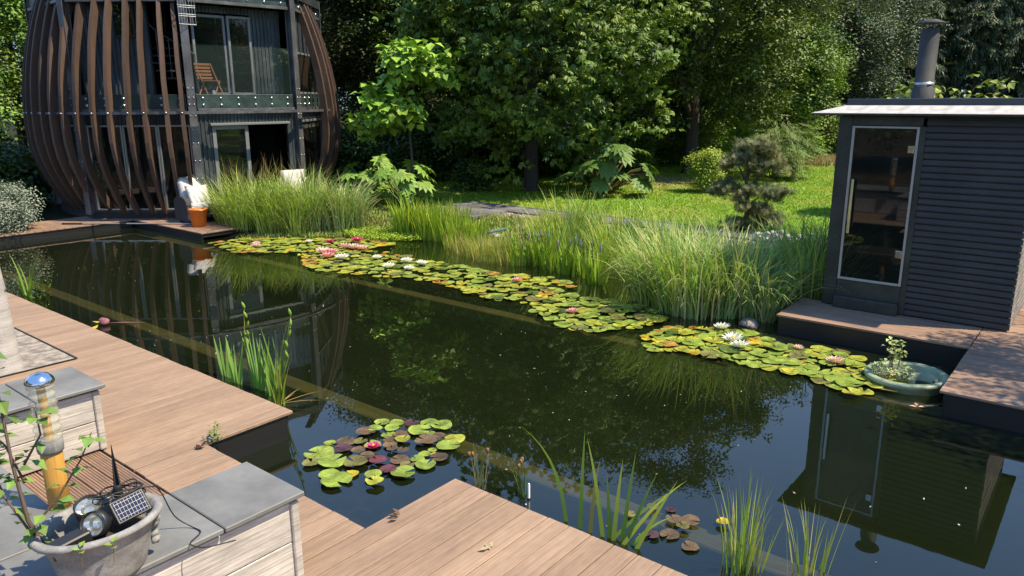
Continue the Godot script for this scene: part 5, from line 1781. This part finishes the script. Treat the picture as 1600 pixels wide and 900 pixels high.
# ---------------------------------------------------------------- lawn, stones, small finds
func make_lawn() -> void:
	var s := st()
	for k in 7:
		blade(s, Vector3(rr(-.05, .05), 0, rr(-.05, .05)), rr(0, TAU), rr(.3, 1.0), rr(.03, .065), .012, rr(.2, .9), Color.WHITE, 3, rr(-1, 1))
	var tuft := done(s)
	var places := []
	var colors := []
	var nz := noise(.22, 77, 3)
	for k in 60000:
		var x := rr(-19.0, -2.0)
		var z := -14.2 - pow(rng.randf(), 1.35) * 19.0
		var v := nz.get_noise_2d(x * 2.0, z * 2.0)
		var c := lin(.25, .42, .035).lerp(lin(.40, .46, .07), clampf(v * 1.8 + .15, 0, .8))
		c = c.lerp(lin(.52, .45, .2), smoothstep(2.6, .6, Vector2((x + 11.6) * .8, z + 21.5).length()) * .8)
		places.append(Transform3D(Basis(Vector3.UP, rr(0, TAU)).scaled(Vector3.ONE * rr(.7, 1.5)), Vector3(x, ground_y(x, z) - .005, z)))
		colors.append(vary(c, .12))
	for k in 5000:
		var x := rr(-16.5, -10.4)
		var z := rr(-13.9, -12.3)
		if x > -12.8 and z < -12.7: continue
		places.append(Transform3D(Basis(Vector3.UP, rr(0, TAU)).scaled(Vector3.ONE * rr(.9, 1.8)), Vector3(x, ground_y(x, z) - .005, z)))
		colors.append(vary(lin(.28, .42, .06), .25))
	var l := copies(self, "lawn_grass", tuft, M.blade, places, colors)
	tag(l, "short mown bright green lawn beyond the path", "lawn")
	places = []
	colors = []
	for k in 9000:
		var x := rr(-14.0, -3.0)
		var z := rr(-34.5, -29.8) - (x + 14) * .05
		places.append(Transform3D(Basis(Vector3.UP, rr(0, TAU)).scaled(Vector3(2.0, rr(3.0, 7.0), 2.0)), Vector3(x, ground_y(x, z), z)))
		colors.append(vary(lin(.5, .38, .2) if rng.randf() < .75 else lin(.2, .24, .07), .2))
	l = copies(self, "dry_grass", tuft, M.blade, places, colors)
	tag(l, "tall dry tan grass strip at the far edge of the lawn", "grass")
	# bank cover
	places = []
	colors = []
	for k in 12000:
		var x := rr(-15.5, -3.2)
		var z := shore(x) - rr(-.15, 2.6)
		if z < -12.9 or x > -3.5 and z > -13: continue
		if x < -14.4 and z > -12.2: continue
		places.append(Transform3D(Basis(Vector3.UP, rr(0, TAU)).scaled(Vector3(1.6, rr(1.2, 3.2), 1.6)), Vector3(x, maxf(ground_y(x, z), -.02), z)))
		colors.append(vary(lin(.24, .34, .06) if rng.randf() < .7 else lin(.42, .36, .15), .25))
	l = copies(self, "bank_herbage", tuft, M.blade, places, colors)
	tag(l, "low mixed herbage covering the planted bank", "ground cover")

func make_small() -> void:
	# white stones by the path
	var vs := []
	for k in 6:
		var s := st()
		lump(s, Vector3.ZERO, Vector3.ONE, 60 + k, .2, 6, 8)
		vs.append(done(s))
	for k in 70:
		var x := rr(-5.3, -3.5)
		var o := solo("white_stone", "white stone in the heap by the path left of the sauna", "stone", vs[k % 6], M.white_stone, Vector3(x, .29 + rr(0, .06) + (.06 if k % 3 == 0 else 0.0), -13.75 + rr(-.3, .35)), rr(0, TAU), "white stones heaped by the path")
		o.scale = Vector3(rr(.04, .085), rr(.03, .055), rr(.04, .08))
	for a in [[-3.52, -9.16, .17, .06, "smooth pale stone lying in the water before the reed grass"], [-10.3, -12.0, .15, .1, "pale stone by the green board at the water edge"], [-10.05, -11.9, .1, .08, "small white stone by the green board"], [-3.35, -8.85, .42, .06, "large flat stone under the water by the sauna deck"]]:
		var s := st()
		lump(s, Vector3.ZERO, Vector3(a[2], a[3], a[2] * .7), 80 + int(a[2] * 100), .18, 8, 12)
		solo("pond_stone", a[4], "stone", done(s), M.rock if a[2] != .1 else M.white_stone, Vector3(a[0], .02 if a[2] < .2 else -.09, a[1]), rr(0, TAU))
	# green board
	var s := st()
	cbox(s, Vector3.ZERO, Vector3(.72, .03, .14), .006, Basis(Vector3.UP, .66) * Basis(Vector3(0, 0, 1), .22))
	cbox(s, Vector3(.02, .02, .0), Vector3(.05, .03, .2), .006, Basis(Vector3.UP, .66) * Basis(Vector3(0, 0, 1), .22))
	solo("green_board", "weathered green board leaning over stones at the water edge", "board", done(s), M.green_board, Vector3(-9.95, .2, -11.5))
	# planting tub
	var t := thing("floating_tub", "pale green round planting tub floating by the sauna deck", "tub", Vector3(-1.47, 0, -8.2), .3)
	t.rotation.z = .03
	s = st()
	lathe(s, [Vector2(0, -.12), Vector2(.37, -.12), Vector2(.375, .05), Vector2(.39, .055), Vector2(.395, .085), Vector2(.385, .1), Vector2(.33, .1), Vector2(.32, .085), Vector2(.315, -.02), Vector2(0, -.03)], 40)
	part(t, "ring", done(s), M.green_tub)
	s = st()
	lathe(s, [Vector2(.14, -.05), Vector2(.145, .075), Vector2(.125, .08), Vector2(.12, -.05)], 24, Vector3(.14, 0, .02), Basis(), Vector2.ONE, -.8, 4.2)
	part(t, "inner_wall", done(s), M.green_tub)
	s = st()
	lathe(s, [Vector2(.315, -.015), Vector2(.1, .0), Vector2(0, .0)], 20)
	part(t, "tub_soil", done(s), M.soil)
	t = thing("tub_plant", "pale leafy plant growing in the round green tub", "plant", Vector3(-1.6, .02, -8.17))
	s = st()
	for k in 200:
		var a := rr(0, TAU)
		var q := sqrt(rng.randf()) * .2
		var h := rr(.02, .34) * (1.0 - q * 3.2)
		if q > .1: h *= .5
		leaf(s, Vector3(cos(a) * q, .06 + maxf(h, .0), sin(a) * q), Vector3(rr(-1, 1), rr(-.2, .5), rr(-1, 1)), Vector3.UP, rr(.035, .06), rr(.025, .04), vary(lin(.42, .46, .18), .25))
	part(t, "leaves", done(s), M.leaf).set_meta("kind", "stuff")
	for k in 6:
		s = st()
		s.set_color(lin(.2, .2, .08))
		tube(s, [Vector3(rr(-.06, .06), 0, rr(-.06, .06)), Vector3(rr(-.09, .09), rr(.25, .4), rr(-.09, .09))], [.005, .003], 5)
		for i in 7:
			leaf(s, Vector3(rr(-.09, .09), rr(.22, .42), rr(-.09, .09)), Vector3(rr(-1, 1), rr(-.2, .5), rr(-1, 1)), Vector3.UP, .055, .042, vary(lin(.44, .5, .18), .2))
		part(t, "stem", done(s), M.leaf)
	# thermometer
	t = thing("pond_thermometer", "small white pond thermometer standing by the thin rush", "thermometer", Vector3(-3.06, 0, -3.94))
	s = st()
	tube(s, [Vector3(0, -.1, 0), Vector3(0, .12, 0), Vector3(.002, .13, 0)], [.01, .01, .006], 8)
	part(t, "tube", done(s), M.white_plastic)
	s = st()
	tube(s, [Vector3(0, .0, 0), Vector3(0, .015, 0)], [.013], 8)
	part(t, "collar", done(s), M.black_plastic)
	# floating bits
	t = thing("fallen_bloom", "spent pink bloom with yellow leaves floating by the left deck", "flower", Vector3(-10.15, 0, -4.0))
	s = st()
	s.set_color(lin(.3, .12, .14))
	lump(s, Vector3(0, .04, 0), Vector3(.1, .05, .06), 4, .25, 6, 8)
	part(t, "bloom", done(s), M.petal)
	s = st()
	leaf(s, Vector3(.0, .012, .08), Vector3(.5, 0, .5), Vector3.UP, .3, .08, lin(.6, .42, .04), .02, .02)
	leaf(s, Vector3(.0, .014, 0), Vector3(-1, 0, .2), Vector3.UP, .26, .07, lin(.5, .42, .06), .02, .02)
	leaf(s, Vector3(.0, .014, -.02), Vector3(.6, 0, -.6), Vector3.UP, .5, .06, lin(.16, .07, .07), .02, .02)
	part(t, "leaf", done(s), M.petal)
	# seeds and flecks drifting on the surface
	s = st()
	for k in 130:
		var x := rr(-15.5, .5)
		var z := rr(-7.6, -3.7)
		leaf(s, Vector3(x, .004, z), Vector3(rr(-1, 1), 0, rr(-1, 1)), Vector3.UP, rr(.012, .035), rr(.006, .014), vary(lin(.5, .5, .42) if k % 3 else lin(.28, .24, .1), .3), .02, .0)
	var fl := part(self, "drifting_flecks", done(s), M.petal)
	tag(fl, "pale seeds and flecks drifting on the open pond water", "debris")
	fl.set_meta("kind", "stuff")
	var names := ["curled brown leaf on the near deck corner", "small dead leaf beside the weed in the deck notch", "yellow leaf floating near the flag iris", "pale leaf on the near deck boards", "pink petals floating below the round tub", "small green leaf floating in the open water"]
	var spots := [Vector3(-3.3, .262, -2.89), Vector3(-5.2, .258, -2.62), Vector3(-8.3, .008, -4.95), Vector3(-2.6, .258, -3.0), Vector3(-1.22, .01, -7.55), Vector3(-6.9, .008, -5.9)]
	var cols := [lin(.12, .06, .03), lin(.06, .03, .02), lin(.6, .42, .03), lin(.4, .32, .2), lin(.7, .4, .34), lin(.25, .36, .06)]
	for k in 6:
		s = st()
		for i in 3:
			leaf(s, Vector3(rr(-.02, .02), .003 * i, rr(-.02, .02)), Vector3(rr(-1, 1), .25 if k < 2 else .02, rr(-1, 1)), Vector3.UP, .07, .035, vary(cols[k], .15), .15, .05)
		solo("fallen_leaf", names[k], "leaf", done(s), M.petal, spots[k])

# ---------------------------------------------------------------- the scene
func _ready() -> void:
	rng.seed = 20240711
	var cam := Camera3D.new()
	cam.name = "camera"
	cam.position = Vector3(0, 2.85, 0)
	cam.rotation_order = EULER_ORDER_YXZ
	cam.rotation_degrees = Vector3(-14.1, 39.15, -.31)
	cam.fov = rad_to_deg(2.0 * atan(450.0 / 1181.0))
	cam.far = 400.0
	cam.near = .05
	cam.current = true
	add_child(cam)
	var we := WorldEnvironment.new()
	we.name = "environment"
	var env := Environment.new()
	env.background_mode = Environment.BG_SKY
	var sm := ProceduralSkyMaterial.new()
	sm.sky_top_color = Color(.36, .51, .72)
	sm.sky_horizon_color = Color(.70, .77, .83)
	sm.sky_curve = .18
	sm.ground_bottom_color = Color(.12, .13, .08)
	sm.ground_horizon_color = Color(.42, .48, .46)
	sm.sun_angle_max = 20.0
	sm.sun_curve = .12
	var sky := Sky.new()
	sky.sky_material = sm
	env.sky = sky
	env.tonemap_mode = Environment.TONE_MAPPER_LINEAR
	env.tonemap_exposure = 1.72
	env.background_energy_multiplier = 1.35
	env.sdfgi_enabled = true
	env.ssao_enabled = true
	env.ssil_enabled = true
	we.environment = env
	add_child(we)
	var sun := DirectionalLight3D.new()
	sun.name = "sun"
	sun.light_energy = 1.5
	sun.light_color = Color(1.0, .935, .82)
	sun.light_angular_distance = .55
	sun.shadow_enabled = true
	add_child(sun)
	var el := deg_to_rad(58.0)
	var to_sun := Vector3(.918 * cos(el), sin(el), -.397 * cos(el))
	sun.look_at_from_position(Vector3.ZERO, -to_sun, Vector3.UP)
	make_materials()
	make_ground()
	make_water()
	make_decks()
	make_path()
	make_house()
	make_sauna()
	make_furniture()
	make_foreground()
	make_trees()
	make_lilies()
	make_waterside()
	make_lawn()
	make_small()
